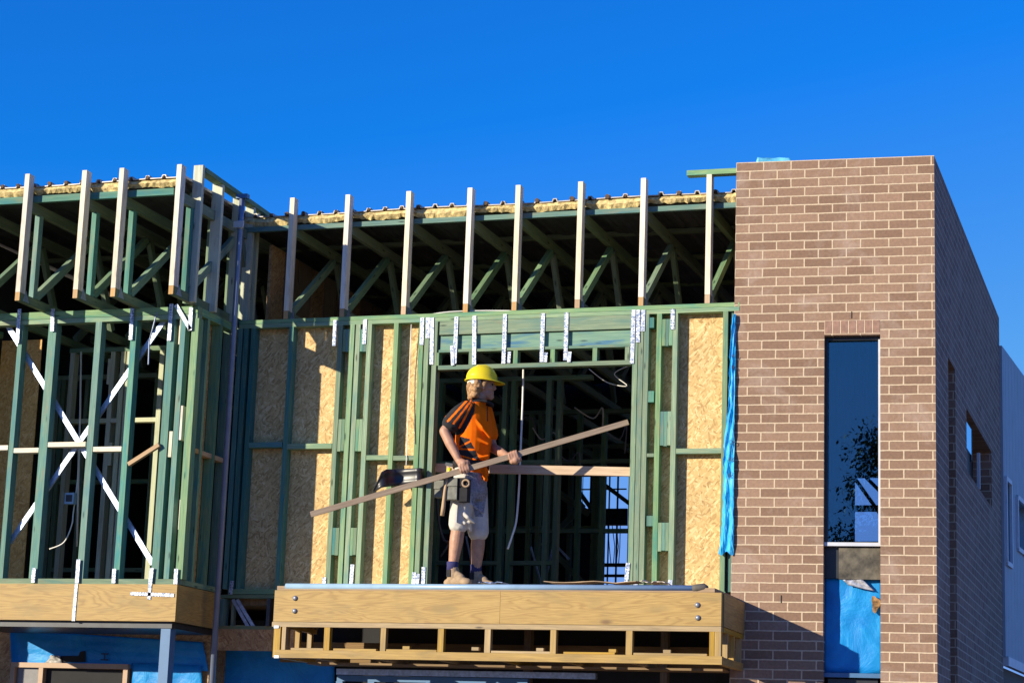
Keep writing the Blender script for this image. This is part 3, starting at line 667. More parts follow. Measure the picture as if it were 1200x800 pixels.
# ------------------------------------------------------------------ pole, steel post
pt, pb_ = at(284, 236, -.3), at(283.5, 240, -.3); px_ = at(266, 520, -.3)
pole = thing('steel_pole', 'tall thin blue grey steel pole standing in the inside corner beside the bay', 'pole', (px_[0], -.3, 0))
MB().tube([(px_[0], -.3, 0), (px_[0], -.3, at(282, 262, -.3)[2]), (px_[0], -.3, 6.78)], .026, 12).build('tube_body', POLEM, pole, smooth=True)
zc = at(281, 264, -.3)[2]; MB().box(px_[0]-.05, px_[0]+.05, -.345, -.335, zc-.03, zc+.03).build('clamp_label', LTFR, pole); MB().tube([(px_[0], -.3, zc-.04), (px_[0], -.3, zc+.04)], .033, 12).build('clamp', GALV, pole, smooth=True)
zt = 6.76; MB().box(px_[0]-.05, px_[0]+.06, -.33, -.27, zt, zt+.04).build('head_plate', BLUESTEEL, pole)
a_ = at(198, 728, YB+.06)
sp = thing('steel_post', 'square blue grey steel post holding up the right corner of the bay', 'steel post', (a_[0], YB+.06, 0))
MB().box(a_[0]-.045, a_[0]+.045, YB+.01, YB+.11, 0, ZBB-.058).build('shaft', BLUESTEEL, sp, bevel=.006)
MB().box(a_[0]-.1, a_[0]+.1, YB-.04, YB+.16, 0.002, .014).build('base_plate', BLUESTEEL, sp)

# ------------------------------------------------------------------ lower storey under bay and balcony
lw = thing('lower_wall', 'shaded ground floor wall of strand board and joists below the bay and balcony', 'wall', (-2, .1, 0))
zz = lambda px, py, Y=0: at(px, py, Y)[2]
def lp(n, pxa, pxb, pya, pyb, y0, y1, m):
    MB().box(Xof(pxa, (pya+pyb)/2, y0), Xof(pxb, (pya+pyb)/2, y0), y0, y1, zz((pxa+pxb)/2, pyb, y0), zz((pxa+pxb)/2, pya, y0)).build(n, m, lw)
lp('ledger_board', 256, 345, 696.5, 700.5, .0, .09, GREENDK)
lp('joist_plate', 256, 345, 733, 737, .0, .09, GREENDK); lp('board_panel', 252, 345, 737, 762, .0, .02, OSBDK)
lp('jack_post', 257, 263, 701, 733, .0, .09, TEAL); lp('jack_post', 312, 316, 701, 733, -.02, .09, DARKFR); lp('jack_post', 271, 274, 701, 733, .03, .08, GREENDK)
for a, b in (((273, 702), (291, 734)), ((278, 702), (298, 735))): MB().beam(at(*a, .02), at(*b, .02), .03, .012, (1, 0, 0)).build('metal_web', GALV, lw)
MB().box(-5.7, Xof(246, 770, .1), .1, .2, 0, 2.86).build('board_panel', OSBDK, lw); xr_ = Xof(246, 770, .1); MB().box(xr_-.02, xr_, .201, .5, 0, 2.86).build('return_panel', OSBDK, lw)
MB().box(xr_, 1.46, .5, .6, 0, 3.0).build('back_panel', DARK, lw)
MB().box(Xof(330, 750, .4), 1.40, .38, .43, 2.62, 2.80).build('rim_board', BROWN, lw)
for px in (620, 780): MB().box(Xof(px, 750, .3)-.03, Xof(px, 750, .3)+.03, .25, .34, 2.3, 3.05).build('jack_post', BROWN, lw)
# garage door head below the balcony
gd = thing('garage_door', 'grey blue metal door head with dark panes under the balcony', 'garage door', (Xof(550, 790, 0), 0, 0))
gz = zz(550, 786); gx0, gx1 = Xof(397, 790), Xof(700, 790)
MB().box(gx0, gx1, -.06, -.0, gz-.05, gz).build('track', GALV, gd); MB().box(gx0, gx1-.6, -.04, .02, gz-.105, gz-.055).build('door_rail', BLUESTEEL, gd)
for px in (400, 437, 505, 545, 620): MB().box(Xof(px, 795)-.03, Xof(px, 795)+.03, -.045, .02, 0, gz-.106).build('door_stile', BLUESTEEL, gd)
MB().box(gx0+.05, gx1-.6, .025, .04, .05, gz-.12).build('door_panel', DARKFR, gd)
# window under the bay
wz1 = zz(80, 777, .1); wx0, wx1 = Xof(17, 790, .1), Xof(154, 790, .1)
lwn = thing('lower_window', 'brown framed sliding window below the bay with one pane slid open', 'window', ((wx0+wx1)/2, .08, wz1-1.2))
MB().box(wx0, wx1, .02, .099, wz1-.045, wz1).build('frame_head', BROWNFR, lwn); MB().box(wx0, wx1, .02, .099, wz1-1.25, wz1-1.2).build('frame_sill', BROWNFR, lwn)
for x in (wx0, wx1-.045, Xof(50, 790, .1)): MB().box(x, x+.045, .022, .097, wz1-1.2, wz1-.046).build('frame_stile', BROWNFR, lwn)
MB().box(wx0+.046, wx1-.046, .085, .095, wz1-1.2, wz1-.046).build('dark_opening', DARK, lwn)
MB().box(wx0+.05, Xof(50, 790, .1), .06, .066, wz1-1.19, wz1-.05).build('pane', plain('grey_obscure_glass', (.18, .17, .17), .3), lwn)

# ------------------------------------------------------------------ blue building wrap
def wrinkle(corners, name, label, nx=24, nz=14, amp=.02, cat='building wrap', solid=.003, fn=None, m=None):
    a, b, c, d = [V(p) for p in corners]   # bl, br, tr, tl
    P = []; nn = nrm(np.cross(b-a, d-a)); ph = random.uniform(0, 9)
    for i in range(nx+1):
        row = []
        for j in range(nz+1):
            u, v = i/nx, j/nz; p = (a*(1-u)+b*u)*(1-v)+(d*(1-u)+c*u)*v
            w = math.sin(u*7+v*5+ph)*.5+math.sin(u*17-v*11+ph*2)*.3+math.sin(u*3+v*23+ph)*.3
            row.append(p+nn*(amp*w) + (fn(u, v) if fn else 0))
        P.append(row)
    o = MB().grid(P).build(name, m or WRAP, None, smooth=True, solid=solid); tag(o, label, cat); return o
Yw = .075
w1 = wrinkle([at(13, 779, Yw), at(244, 786, Yw), at(238, 752, Yw), at(12, 737, Yw)], 'building_wrap', 'blue wrap sheet with a torn hole stapled above the brown framed window', amp=.008)
wrinkle([at(156, 900, .06), at(240, 905, .06), at(236, 779, .06), at(154, 776, .06)], 'building_wrap', 'blue wrap sheet hanging beside the brown framed window behind the steel post', amp=.012)
wrinkle([at(240, 900, .42), at(392, 900, .42), at(392, 752, .42), at(245, 752, .42)], 'building_wrap', 'dark blue wrap sheet below the strand board strip left of the balcony', amp=.010)
# clutter deep inside: web braces and conduits in the dark rooms
random.seed(21)
def inner(name, label, cat, px0, py0, px1, py1, Y, w, m):
    o = MB().beam(at(px0, py0, Y), at(px1, py1, Y), w, .02, (1, 0, 0)).build(name, m); tag(o, label, cat); return o
inner('metal_brace', 'thin bluish brace strap crossing low behind the hanging cable', 'brace', 622, 640, 636, 690, 3.0, .014, GALV)
inner('metal_brace', 'thin bluish brace leaning the other way beside the low brace strap', 'brace', 648, 640, 637, 690, 3.05, .014, GALV)
inner('metal_brace', 'short bright brace piece beside the blue sky gap', 'brace', 653, 640, 667, 655, 3.2, .022, GALV)
inner('metal_brace', 'thin blue strap seen between the legs of the worker', 'brace', 546, 628, 553, 662, 1.6, .012, GALV)
inner('timber_brace', 'dim timber brace rising to the left of the blue sky gap', 'brace', 636, 640, 684, 590, 5.6, .07, GREENDK)
inner('timber_brace', 'dim timber brace falling to the right in the dark room', 'brace', 655, 578, 690, 602, 5.8, .08, GREENDK)
inner('timber_brace', 'dim timber brace low in the dark room beside the sky gap', 'brace', 652, 650, 690, 690, 5.5, .06, GREENDK)
inner('timber_brace', 'dim timber brace near the left bay ceiling', 'brace', 60, 372, 150, 420, 2.6, .08, GREENDK)
for k in range(5):
    cable('electric_cable', ('dim cable sagging under the ceiling behind the helmet', 'dim cable looping above the far stud wall', 'dim cable dropping beside the far stud wall', 'dim cable coil near the sky gap', 'dim cable crossing the dark room at shoulder height')[k],
          smooth_pts([at(590+30*k+random.uniform(-9, 9), 470+25*(k % 3)+random.uniform(-8, 8), 3.5), at(605+30*k, 490+25*(k % 3), 3.6), at(622+28*k, 480+25*(k % 3)+random.uniform(-9, 9), 3.5), at(628+26*k, 505+26*(k % 3), 3.6)]), .008, WHITE if k % 2 else plain('grey_wire', (.2, .2, .22), .6))
hol = MB()
for pts in ([(68, 775), (100, 775), (100, 762), (94, 763), (92, 768), (72, 768)],):
    hol.face([at(x, y, Yw-.02) for x, y in pts])
o = hol.build('wrap_patch', DARK, None, solid=.004); tag(o, 'black torn gap in the blue wrap above the brown framed window', 'torn gap')
sc_ = wrinkle([at(52, 777, .03), at(73, 777, .03), at(70, 768, .03), at(60, 767, .03)], 'film_scrap', 'grey crumpled film bunched on the brown window head', 8, 6, .02, 'plastic film', .003, None, plain('grey_film', (.35, .33, .31), .5, 0, .5, 20))
def lettering(txt, size, name, m, M, parent, label=None):
    cu = bpy.data.curves.new('t', 'FONT'); cu.body = txt; cu.size = size; cu.extrude = .001; cu.align_x = 'CENTER'; cu.align_y = 'CENTER'
    t = bpy.data.objects.new('t', cu); SC.collection.objects.link(t)
    dg = bpy.context.evaluated_depsgraph_get(); me = bpy.data.meshes.new_from_object(t.evaluated_get(dg))
    bpy.data.objects.remove(t); me.transform(M); me.materials.clear(); me.materials.append(m)
    o = bpy.data.objects.new(name, me); SC.collection.objects.link(o)
    if parent:
        o.parent = parent
        me.transform(Matrix.Translation(-Vector(parent_origin(parent))))
    return o
INK = plain('navy_print_ink', (.004, .02, .07), .6)
def textM(p, rot, tilt=0): return Matrix.Translation(Vector(p)) @ Matrix.Rotation(R(tilt), 4, 'Z') @ Matrix.Rotation(R(90), 4, 'X') @ Matrix.Rotation(R(rot), 4, 'Z')
lettering('H', .11, 'printed_letter', INK, textM(at(122, 769, Yw-.03), -90), w1)
# strip of wrap beside the tower
Ls = [(368, 859, 862.5), (400, 856, 862), (440, 854.5, 861.5), (475, 853.5, 861), (500, 850, 860.5), (540, 847.5, 860.5), (590, 847, 860), (625, 845, 860), (648, 842.5, 859.5)]
random.seed(5); P = []
for i in range(57):
    y = 368+280*i/56; k = max(j for j in range(8) if Ls[j][0] <= y); q = (y-Ls[k][0])/(Ls[k+1][0]-Ls[k][0])
    a = Ls[k][1]*(1-q)+Ls[k+1][1]*q+random.uniform(-.6, .6); b = Ls[k][2]*(1-q)+Ls[k+1][2]*q; row = []
    for j in range(15):
        t = j/14; p = at(a+(b-a)*t, y+(2.5*math.sin(t*9) if i == 56 else 0), -.022)
        tri = lambda x: abs((x % 2)-1)*2-1
        p[1] += .011*tri(t*3.3+.09*i+.5*math.sin(i*.21))+.006*tri(t*1.7-.31*i)+.004*random.uniform(-1, 1)
        row.append(p)
    P.append(row)
st = MB().grid(P).build('building_wrap', WRAPLT, None, solid=.0015); tag(st, 'narrow crumpled strip of printed blue wrap hanging beside the brick tower', 'building wrap')
for txt, px, py, sz_ in (('W', 859, 417, .034), ('B', 858.5, 430, .04), ('D', 857, 518, .05), ('B2', 856.5, 538, .045), ('d', 855, 556, .07)):
    lettering(txt, sz_, 'printed_letter', INK, textM(at(px, py, -.042), 0), st)

# ------------------------------------------------------------------ brick tower
TA = R(4.0); TU = V(math.cos(TA), math.sin(TA), 0); TN = V(-math.sin(TA), math.cos(TA), 0)
TO = at(863, 192, 0); TO = V(TO[0], 0.0, 0.0); ZT = 6.925
tw = thing('brick_tower', 'flat roofed brown brick tower with one tall slot window and a shaded right side', 'brick tower', TO)
def tpt(u, z, d=0): return TO+TU*u+TN*d+V(0, 0, z)
def tuz(px, py):
    P = onplane(px, py, TO, TN); return (P-TO)@TU, P[2]
TW = tuz(1096, 400)[0]
u0, zt0 = tuz(966, 393); u1 = tuz(1031.5, 393)[0]
def wallmesh(fpt, w, z0, z1, holes, depth, name, uoff=0, voff=0, m=BRICK):
    us = sorted({0, w, *[h[0] for h in holes], *[h[1] for h in holes]}); zs = sorted({z0, z1, *[h[2] for h in holes], *[h[3] for h in holes]})
    mb = MB()
    for a, b in zip(us[:-1], us[1:]):
        for c, d in zip(zs[:-1], zs[1:]):
            if any(h[0] <= a and b <= h[1] and h[2] <= c and d <= h[3] for h in holes): continue
            mb.face([fpt(a, c, 0), fpt(b, c, 0), fpt(b, d, 0), fpt(a, d, 0)], [(a+uoff, c+voff), (b+uoff, c+voff), (b+uoff, d+voff), (a+uoff, d+voff)])
    for h in holes:
        a, b, c, d = h[:4]; e = depth
        for p, q in (((a, c), (a, d)), ((b, d), (b, c))):
            mb.face([fpt(*p, 0), fpt(*q, 0), fpt(*q, e), fpt(*p, e)], [(uoff+.1, p[1]+voff), (uoff+.1, q[1]+voff), (uoff+.1+e, q[1]+voff), (uoff+.1+e, p[1]+voff)])
        for p, q in (((a, d), (b, d)), ((b, c), (a, c))):
            mb.face([fpt(*p, 0), fpt(*q, 0), fpt(*q, e), fpt(*p, e)], [(p[0]+uoff, .03+voff), (q[0]+uoff, .03+voff), (q[0]+uoff, .04+voff), (p[0]+uoff, .04+voff)])
    # top, and the back of the leaf
    mb.face([fpt(0, z1, 0), fpt(w, z1, 0), fpt(w, z1, depth), fpt(0, z1, depth)], [(uoff, 0.03), (uoff+w, .03), (uoff+w, .05), (uoff, .05)])
    me = mb.build(name, m, tw); return me
voff = -ZT % .0785
TH = .12
wallmesh(tpt, TW, 0, ZT, [(u0, u1, .6, zt0)], TH, 'front_wall', uoff=.115, voff=voff)
# soldier course (proud 3 mm) above the window head
mb = MB(); k = 7; zs0, zs1 = tuz(998, 391)[1], tuz(998, 375)[1]
for i in range(k):
    a = u0+(u1-u0)*i/k; b = u0+(u1-u0)*(i+1)/k
    mb.beam(tpt((a+b)/2, zs0+.006, .0), tpt((a+b)/2, zs1-.004, .0), (b-a)-.010, .008, TU)
mb.build('soldier_course', SOLDIER, tw)
MB().slab(tpt(u0+.001, zs0, -.0015), TU*(u1-u0-.002), V(0, 0, zs1-zs0), TN, .001).build('soldier_mortar', MORTAR, tw)
for px, pa, pb in ((998, 365, 373), (915.5, 697, 706)):
    a, za = tuz(px, pa); _, zb_ = tuz(px, pb); MB().slab(tpt(a-.004, zb_, -.003), TU*.008, V(0, 0, za-zb_), TN, .002).build('weep_hole', DARK, tw)
# side wall
SA = R(-.5); SD = V(math.sin(SA), math.cos(SA), 0); SN = V(-SD[1], SD[0], 0)    # SN points into the tower
SO = tpt(TW, 0)
def spt(s, z, d=0): return SO+SD*s+SN*d+V(0, 0, z)
def suz(px, py):
    P = onplane(px, py, SO, SN); return (P-SO)@SD, P[2]
SL = suz(1171, 400)[0]
s0, sz = suz(1111, 418); s1 = suz(1119, 418)[0]
s2, sz1 = suz(1132.5, 478); s3, _ = suz(1162, 550); sz0 = suz(1162, 594)[1]
wallmesh(spt, SL, 0, ZT-.0005, [(s0, s1, .6, sz), (s2, s3, sz0, sz1)], .22, 'side_wall', uoff=.0, voff=voff)
MB().slab(spt(s0, .6, .221), SD*(s1-s0), V(0, 0, sz-.6), SN, .02).build('slot_back', DARK, tw)
sw_ = MB().slab(spt(s2, sz0, .19), SD*(s3-s2), V(0, 0, sz1-sz0), SN, .02).build('side_window', DARKFR, tw)
ds = (s3-s2)
MB().slab(spt(s2+.01, sz0+(sz1-sz0)*.40, .012), SD*ds*.22, V(0, 0, (sz1-sz0)*.42), SN, .004).build('pane', GLASS, sw_)
MB().slab(spt(s2+ds*.22+.012, sz0+(sz1-sz0)*.30, .010), SD*.03, V(0, 0, (sz1-sz0)*.55), SN, .02).build('mullion', DARKFR, sw_)
MB().slab(spt(s2+ds*.62, sz0+(sz1-sz0)*.10, .03), SD*.04, V(0, 0, (sz1-sz0)*.62), SN, .03).build('mullion', LTFR, sw_)
# left, rear walls and inside
mb = MB(); mb.slab(tpt(.002, 0, TH+.001), TN*3.0, V(0, 0, ZT-.01), TU, .1); mb.build('left_wall', BROWN, tw)
YB2 = TO[1]+3.1
uu = lambda px, py: at(px, py, YB2)
ra, rb = uu(1000, 634), uu(1034, 558)
for x0, x1, z0, z1 in ((TO[0]+.1, ra[0], 0, ZT-.02), (rb[0], TO[0]+1.50, 0, ZT-.02), (ra[0], rb[0], 0, ra[2]), (ra[0], rb[0], rb[2], ZT-.02)):
    if x1 > x0: MB().box(x0, x1, YB2, YB2+.1, z0, z1).build('rear_wall', BROWN, tw)
MB().beam(uu(999, 595.5), uu(1034, 595.5), .06, .04, (0, 0, 1)).build('rear_bar', DARKFR, tw)
for a, b in (((1002, 560), (1032, 602)), ((1012, 556), (1034, 578))): MB().beam(V(*uu(*a))+V(0, -.06, 0), V(*uu(*b))+V(0, -.06, 0), .035, .03, (0, 0, 1)).build('rear_bar', DARKFR, tw)
MB().slab(tpt(.1, ZT-.12, TH+.01), TU*(TW-.2), TN*3.0, V(0, 0, 1), .03).build('roof_deck', BROWN, tw)
# slot window
RC = .105
win = MB().slab(tpt(u0+.002, zt0-.03, RC-.04), TU*(u1-u0-.004), V(0, 0, .028), TN, .05).build('window', DARKFR, tw)
zs_ = tuz(998, 636)[1]
MB().slab(tpt(u0+.002, zs_, RC-.04), TU*.024, V(0, 0, zt0-zs_-.031), TN, .05).build('frame_stile', DARKFR, win)
MB().slab(tpt(u1-.020, zs_, RC-.06), TU*.018, V(0, 0, zt0-zs_-.031), TN, .05).build('frame_stile', LTFR, win)
MB().slab(tpt(u0+.002, zs_-.02, RC-.075), TU*(u1-u0-.004), V(0, 0, .03), TN, .08).build('sill', LTFR, win)
MB().slab(tpt(u0+.026, zs_+.01, RC), TU*(u1-u0-.046), V(0, 0, zt0-zs_-.04), TN, .006).build('pane', GLASS, win)
zf = tuz(998, 676)[1]
FLASH = plain('dirty_black_membrane', (.10, .085, .06), .6, 0, .75, 9, .5)
MB().slab(tpt(u0+.002, zf, RC-.01), TU*(u1-u0-.004), V(0, 0, zs_-zf-.022), TN, .03).build('flashing_panel', DARKFR, win)
MB().slab(tpt(u0+.12, zf-.01, RC-.04), TU*(u1-u0-.125), V(0, 0, zs_-zf-.02), TN, .02).build('membrane_flap', FLASH, win)
zw = tuz(998, 787)[1]
wrinkle([tpt(u0, zw, RC+.02), tpt(u1, zw, RC+.02), tpt(u1, zf+.02, RC+.02), tpt(u0, zf+.02, RC+.02)], 'building_wrap', 'bright blue wrap filling the tower slot below the window', amp=.008)
o = wrinkle([tpt(u0+.20, zf-.06, RC-.02), tpt(u1-.06, zf-.10, RC-.02), tpt(u1-.16, zf+.0, RC-.03), tpt(u0+.14, zf+.0, RC-.03)], 'film_scrap', 'silvery torn film at the top of the blue wrap in the tower slot', 8, 6, .012, 'plastic film', .003, None, plain('silver_film', (.5, .5, .55), .3, .3, .6, 20))
hb = MB()
cu_, cz_ = tuz(1025, 706); 
for i in range(14):
    a0, a1 = 2*math.pi*i/14, 2*math.pi*(i+1)/14; r = lambda a: .05*(1+.25*math.sin(3*a+1))
    hb.face([tpt(cu_, cz_, RC-.01), tpt(cu_+r(a0)*.7*math.cos(a0), cz_+r(a0)*1.3*math.sin(a0), RC-.008), tpt(cu_+r(a1)*.7*math.cos(a1), cz_+r(a1)*1.3*math.sin(a1), RC-.008)])
o = hb.build('wrap_tear', plain('torn_orange_foam', (.30, .17, .07), .9, 0, .8, 25), None, solid=.01); tag(o, 'ragged orange brown tear at the right edge of the slot wrap', 'torn gap')
lw2 = MB().slab(tpt(u0+.002, zw-.04, RC-.05), TU*(u1-u0-.004), V(0, 0, .035), TN, .06).build('lower_window', BLUESTEEL, tw)
MB().slab(tpt(u0+.03, .7, RC), TU*(u1-u0-.06), V(0, 0, zw-.75), TN, .006).build('pane', DARKFR, lw2)
# wrap scrap on the coping
a, b = tuz(884, 190)[0], tuz(928, 188)[0]
wrinkle([tpt(a, ZT+.003, .05), tpt(b, ZT+.003, .05), tpt(b-.03, ZT+.045, .06), tpt(a+.02, ZT+.055, .06)], 'wrap_scrap', 'light blue wrap scrap poking above the top of the brick tower', 14, 4, .012, 'building wrap', .003, None, plain('light_blue_film', (.10, .42, .70), .4, 0, .6, 8))

# ------------------------------------------------------------------ clad building at the far right
CA = R(3.0); CD = V(math.sin(CA), math.cos(CA), 0); CN = V(-CD[1], CD[0], 0)
CO = spt(SL-.03, 0, -.03); CO[2] = 0
def cuz(px, py):
    P = onplane(px, py, CO, CN); return (P-CO)@CD, P[2]
czt = cuz(1172, 402)[1]; czb = cuz(1173, 767)[1]
CLAD = plain('pale_blue_grey_cladding', (.34, .405, .46), .5, .1, .08, 4)
cl = thing('clad_building', 'pale blue grey upper storey with two narrow windows beside the tower', 'building', CO)
def cpt(s, z, d=0): return CO+CD*s+CN*d+V(0, 0, z)
mb = MB(); s = 0
CLN = 9.0
h1a, hz1a = cuz(1177.5, 560); h1b, _ = cuz(1183.5, 560); hz0a = cuz(1180, 660)[1]
h2a, hz1b = cuz(1191, 582); h2b = h2a+1.0; hz0b = cuz(1195, 645)[1]
def cw(holes):
    us = sorted({0, CLN, *[h[0] for h in holes], *[h[1] for h in holes], *list(np.arange(.25, CLN, .25))}); zs = sorted({czb, czt, *[h[2] for h in holes], *[h[3] for h in holes]})
    for a, b in zip(us[:-1], us[1:]):
        for c, d in zip(zs[:-1], zs[1:]):
            if any(h[0] <= a+1e-6 and b <= h[1]+1e-6 and h[2] <= c+1e-6 and d <= h[3]+1e-6 for h in holes): continue
            mb.face([cpt(a, c), cpt(b-.012 if b-a > .05 else b, c), cpt(b-.012 if b-a > .05 else b, d), cpt(a, d)])
            if b-a > .05:
                mb.face([cpt(b-.012, c), cpt(b-.008, c, .02), cpt(b-.008, d, .02), cpt(b-.012, d)]); mb.face([cpt(b-.008, c, .02), cpt(b, c), cpt(b, d), cpt(b-.008, d, .02)])
    for a, b, c, d in holes:
        for p, q in (((a, c), (a, d)), ((b, d), (b, c)), ((a, d), (b, d)), ((b, c), (a, c))):
            mb.face([cpt(*p), cpt(*q), cpt(*q, .12), cpt(*p, .12)])
    mb.face([cpt(0, czb), cpt(0, czt), cpt(0, czt, .14), cpt(0, czb, .14)]); mb.face([cpt(0, czt), cpt(CLN, czt), cpt(CLN, czt, .14), cpt(0, czt, .14)]); mb.face([cpt(0, czb), cpt(CLN, czb), cpt(CLN, czb, .14), cpt(0, czb, .14)])
HO = [(h1a, h1b, hz0a, hz1a), (h2a, h2b, hz0b, hz1b)]; cw(HO); mb.build('wall', CLAD, cl)
for a, b, c, d in HO:
    f = MB()
    for p, q in (((a, c), (a, d)), ((b, c), (b, d)), ((a, d), (b, d)), ((a, c), (b, c))): f.beam(cpt(*p, -.01), cpt(*q, -.01), .05, .03, CD if p[0] == q[0] else (0, 0, 1))
    w_ = f.build('window', LTFR, cl); MB().slab(cpt(a, c, .1), CD*(b-a), V(0, 0, d-c), CN, .006).build('pane', GLASS, w_)
    MB().slab(cpt(a, c, .3), CD*(b-a), V(0, 0, d-c), CN, .01).build('blind', DARKFR, w_)
MB().beam(cpt(0, czb-.04, .0), cpt(CLN, czb-.04, .0), .10, .06, (0, 0, 1)).build('base_trim', LTFR, cl)
MB().slab(cpt(0, 0, .06), CD*CLN, V(0, 0, czb-.1), CN, .1).build('lower_wall', BROWN, cl)

# ------------------------------------------------------------------ worker
YM = -.20
def J(px, py, dy=0.): return at(px, py, YM+dy)
def blob(parts, name, m, parent, voxel=.007, smooth=4, classify=None):
    """joins closed shapes into ONE continuous surface"""
    me = bpy.data.meshes.new(name); bm = bmesh.new()
    for p in parts:
        if p[0] == 'c':                               # tapered chain
            pts, rr = p[1], p[2]
            for i in range(len(pts)):
                bmesh.ops.create_icosphere(bm, subdivisions=2, radius=rr[i], matrix=Matrix.Translation(Vector(pts[i])))
                if i:
                    a, b = Vector(pts[i-1]), Vector(pts[i]); d = b-a
                    if d.length > 1e-4:
                        bmesh.ops.create_cone(bm, cap_ends=True, segments=16, radius1=rr[i-1], radius2=rr[i], depth=d.length,
                                              matrix=Matrix.Translation((a+b)/2) @ d.to_track_quat('Z', 'Y').to_matrix().to_4x4())
        elif p[0] == 'e':                             # ellipsoid: centre, radii, rotation about z, tilt about y
            c, r3 = p[1], p[2]; rz = p[3] if len(p) > 3 else 0; ry = p[4] if len(p) > 4 else 0
            bmesh.ops.create_icosphere(bm, subdivisions=3, radius=1, matrix=Matrix.Translation(Vector(c)) @ Matrix.Rotation(rz, 4, 'Z') @ Matrix.Rotation(ry, 4, 'Y') @ Matrix.Diagonal((*r3, 1)))
        elif p[0] == 'l':                             # loft of ellipses (centre, rx, ry)
            rings = []
            for c, rx, ry in p[1]:
                rings.append([bm.verts.new((c[0]+rx*math.cos(2*math.pi*k/24), c[1]+ry*math.sin(2*math.pi*k/24), c[2])) for k in range(24)])
            for r0, r1 in zip(rings[:-1], rings[1:]):
                for k in range(24): bm.faces.new((r0[k], r0[(k+1) % 24], r1[(k+1) % 24], r1[k]))
            bm.faces.new(rings[0][::-1]); bm.faces.new(rings[-1])
        elif p[0] == 'b':                             # box: centre, sizes, rot z, rot y
            bmesh.ops.create_cube(bm, size=1, matrix=Matrix.Translation(Vector(p[1])) @ Matrix.Rotation(p[3], 4, 'Z') @ Matrix.Rotation(p[4], 4, 'Y') @ Matrix.Diagonal((*p[2], 1)))
    bmesh.ops.recalc_face_normals(bm, faces=bm.faces); bm.to_mesh(me); bm.free()
    t = bpy.data.objects.new('t', me); SC.collection.objects.link(t)
    rm = t.modifiers.new('r', 'REMESH'); rm.mode = 'VOXEL'; rm.voxel_size = voxel
    sm = t.modifiers.new('s', 'SMOOTH'); sm.iterations = smooth; sm.factor = .5
    dg = bpy.context.evaluated_depsgraph_get(); m2 = bpy.data.meshes.new_from_object(t.evaluated_get(dg)); bpy.data.objects.remove(t)
    m2.name = name
    for p_ in m2.polygons: p_.use_smooth = True
    m2.materials.clear()
    for x in (m if isinstance(m, list) else [m]): m2.materials.append(x)
    if classify:
        for p_ in m2.polygons: p_.material_index = classify(p_.center)
    o = bpy.data.objects.new(name, m2); SC.collection.objects.link(o); o.parent = parent
    m2.transform(Matrix.Translation(-Vector(parent_origin(parent)))); return o
SKIN = plain('warm_skin', (.44, .235, .15), .55, 0, .16, 25)  # warm skin tone with slight random mottling
ORANGE = plain('hi_vis_orange_cloth', (1.0, .165, .003), .8, 0, .06, 30); ORANGE.node_tree.nodes['Principled BSDF'].inputs['Specular IOR Level'].default_value = .1
BLACKC = plain('black_cloth', (.016, .015, .018), .9, 0, .3, 30)
SHORTM = plain('pale_work_cloth', (.56, .52, .47), .85, 0, .12, 14, .3)
PLAID = plain('navy_check_cloth', (.24, .245, .30), .9, 0, .45, 60)
BOOTM = plain('tan_suede', (.36, .25, .15), .85, 0, .2, 30, .3); SOLE = plain('dark_rubber', (.05, .04, .035), .8)
SOCKM = plain('navy_wool', (.03, .028, .11), .9); HATM = plain('yellow_plastic', (.80, .62, .015), .3, 0, .04, 6)
HAIRM = plain('sandy_brown_hair', (.36, .20, .085), .6, 0, .6, 60, .6); LEATH = plain('olive_grey_leather', (.13, .13, .105), .55, 0, .3, 20, .3)
per = thing('person', 'worker in yellow helmet and orange black shirt standing on the balcony carrying a plank', 'person', J(543, 689))
FD = V(.93, .42, 0); FD = FD/np.linalg.norm(FD); SDv = V(-FD[1], FD[0], 0); ZU = V(0, 0, 1)
HC = J(566, 452.5); hd = lambda f, s, z: HC+FD*f+SDv*s+ZU*z
az = math.atan2(FD[1], FD[0])
rs, re, rwst = J(545, 480, -.17), J(520.5, 505, -.25), J(538.5, 541, -.27)
ls, le, lwst = J(566, 481, .17), J(577, 524, .16), J(597, 536, -.10)
hipR, hipL = J(545, 572, -.09), J(556, 572, .09)
knR, knL = J(537, 618, -.10), J(561, 625, .09)
anR, anL = J(530, 668, -.10), J(557.5, 674, .12)
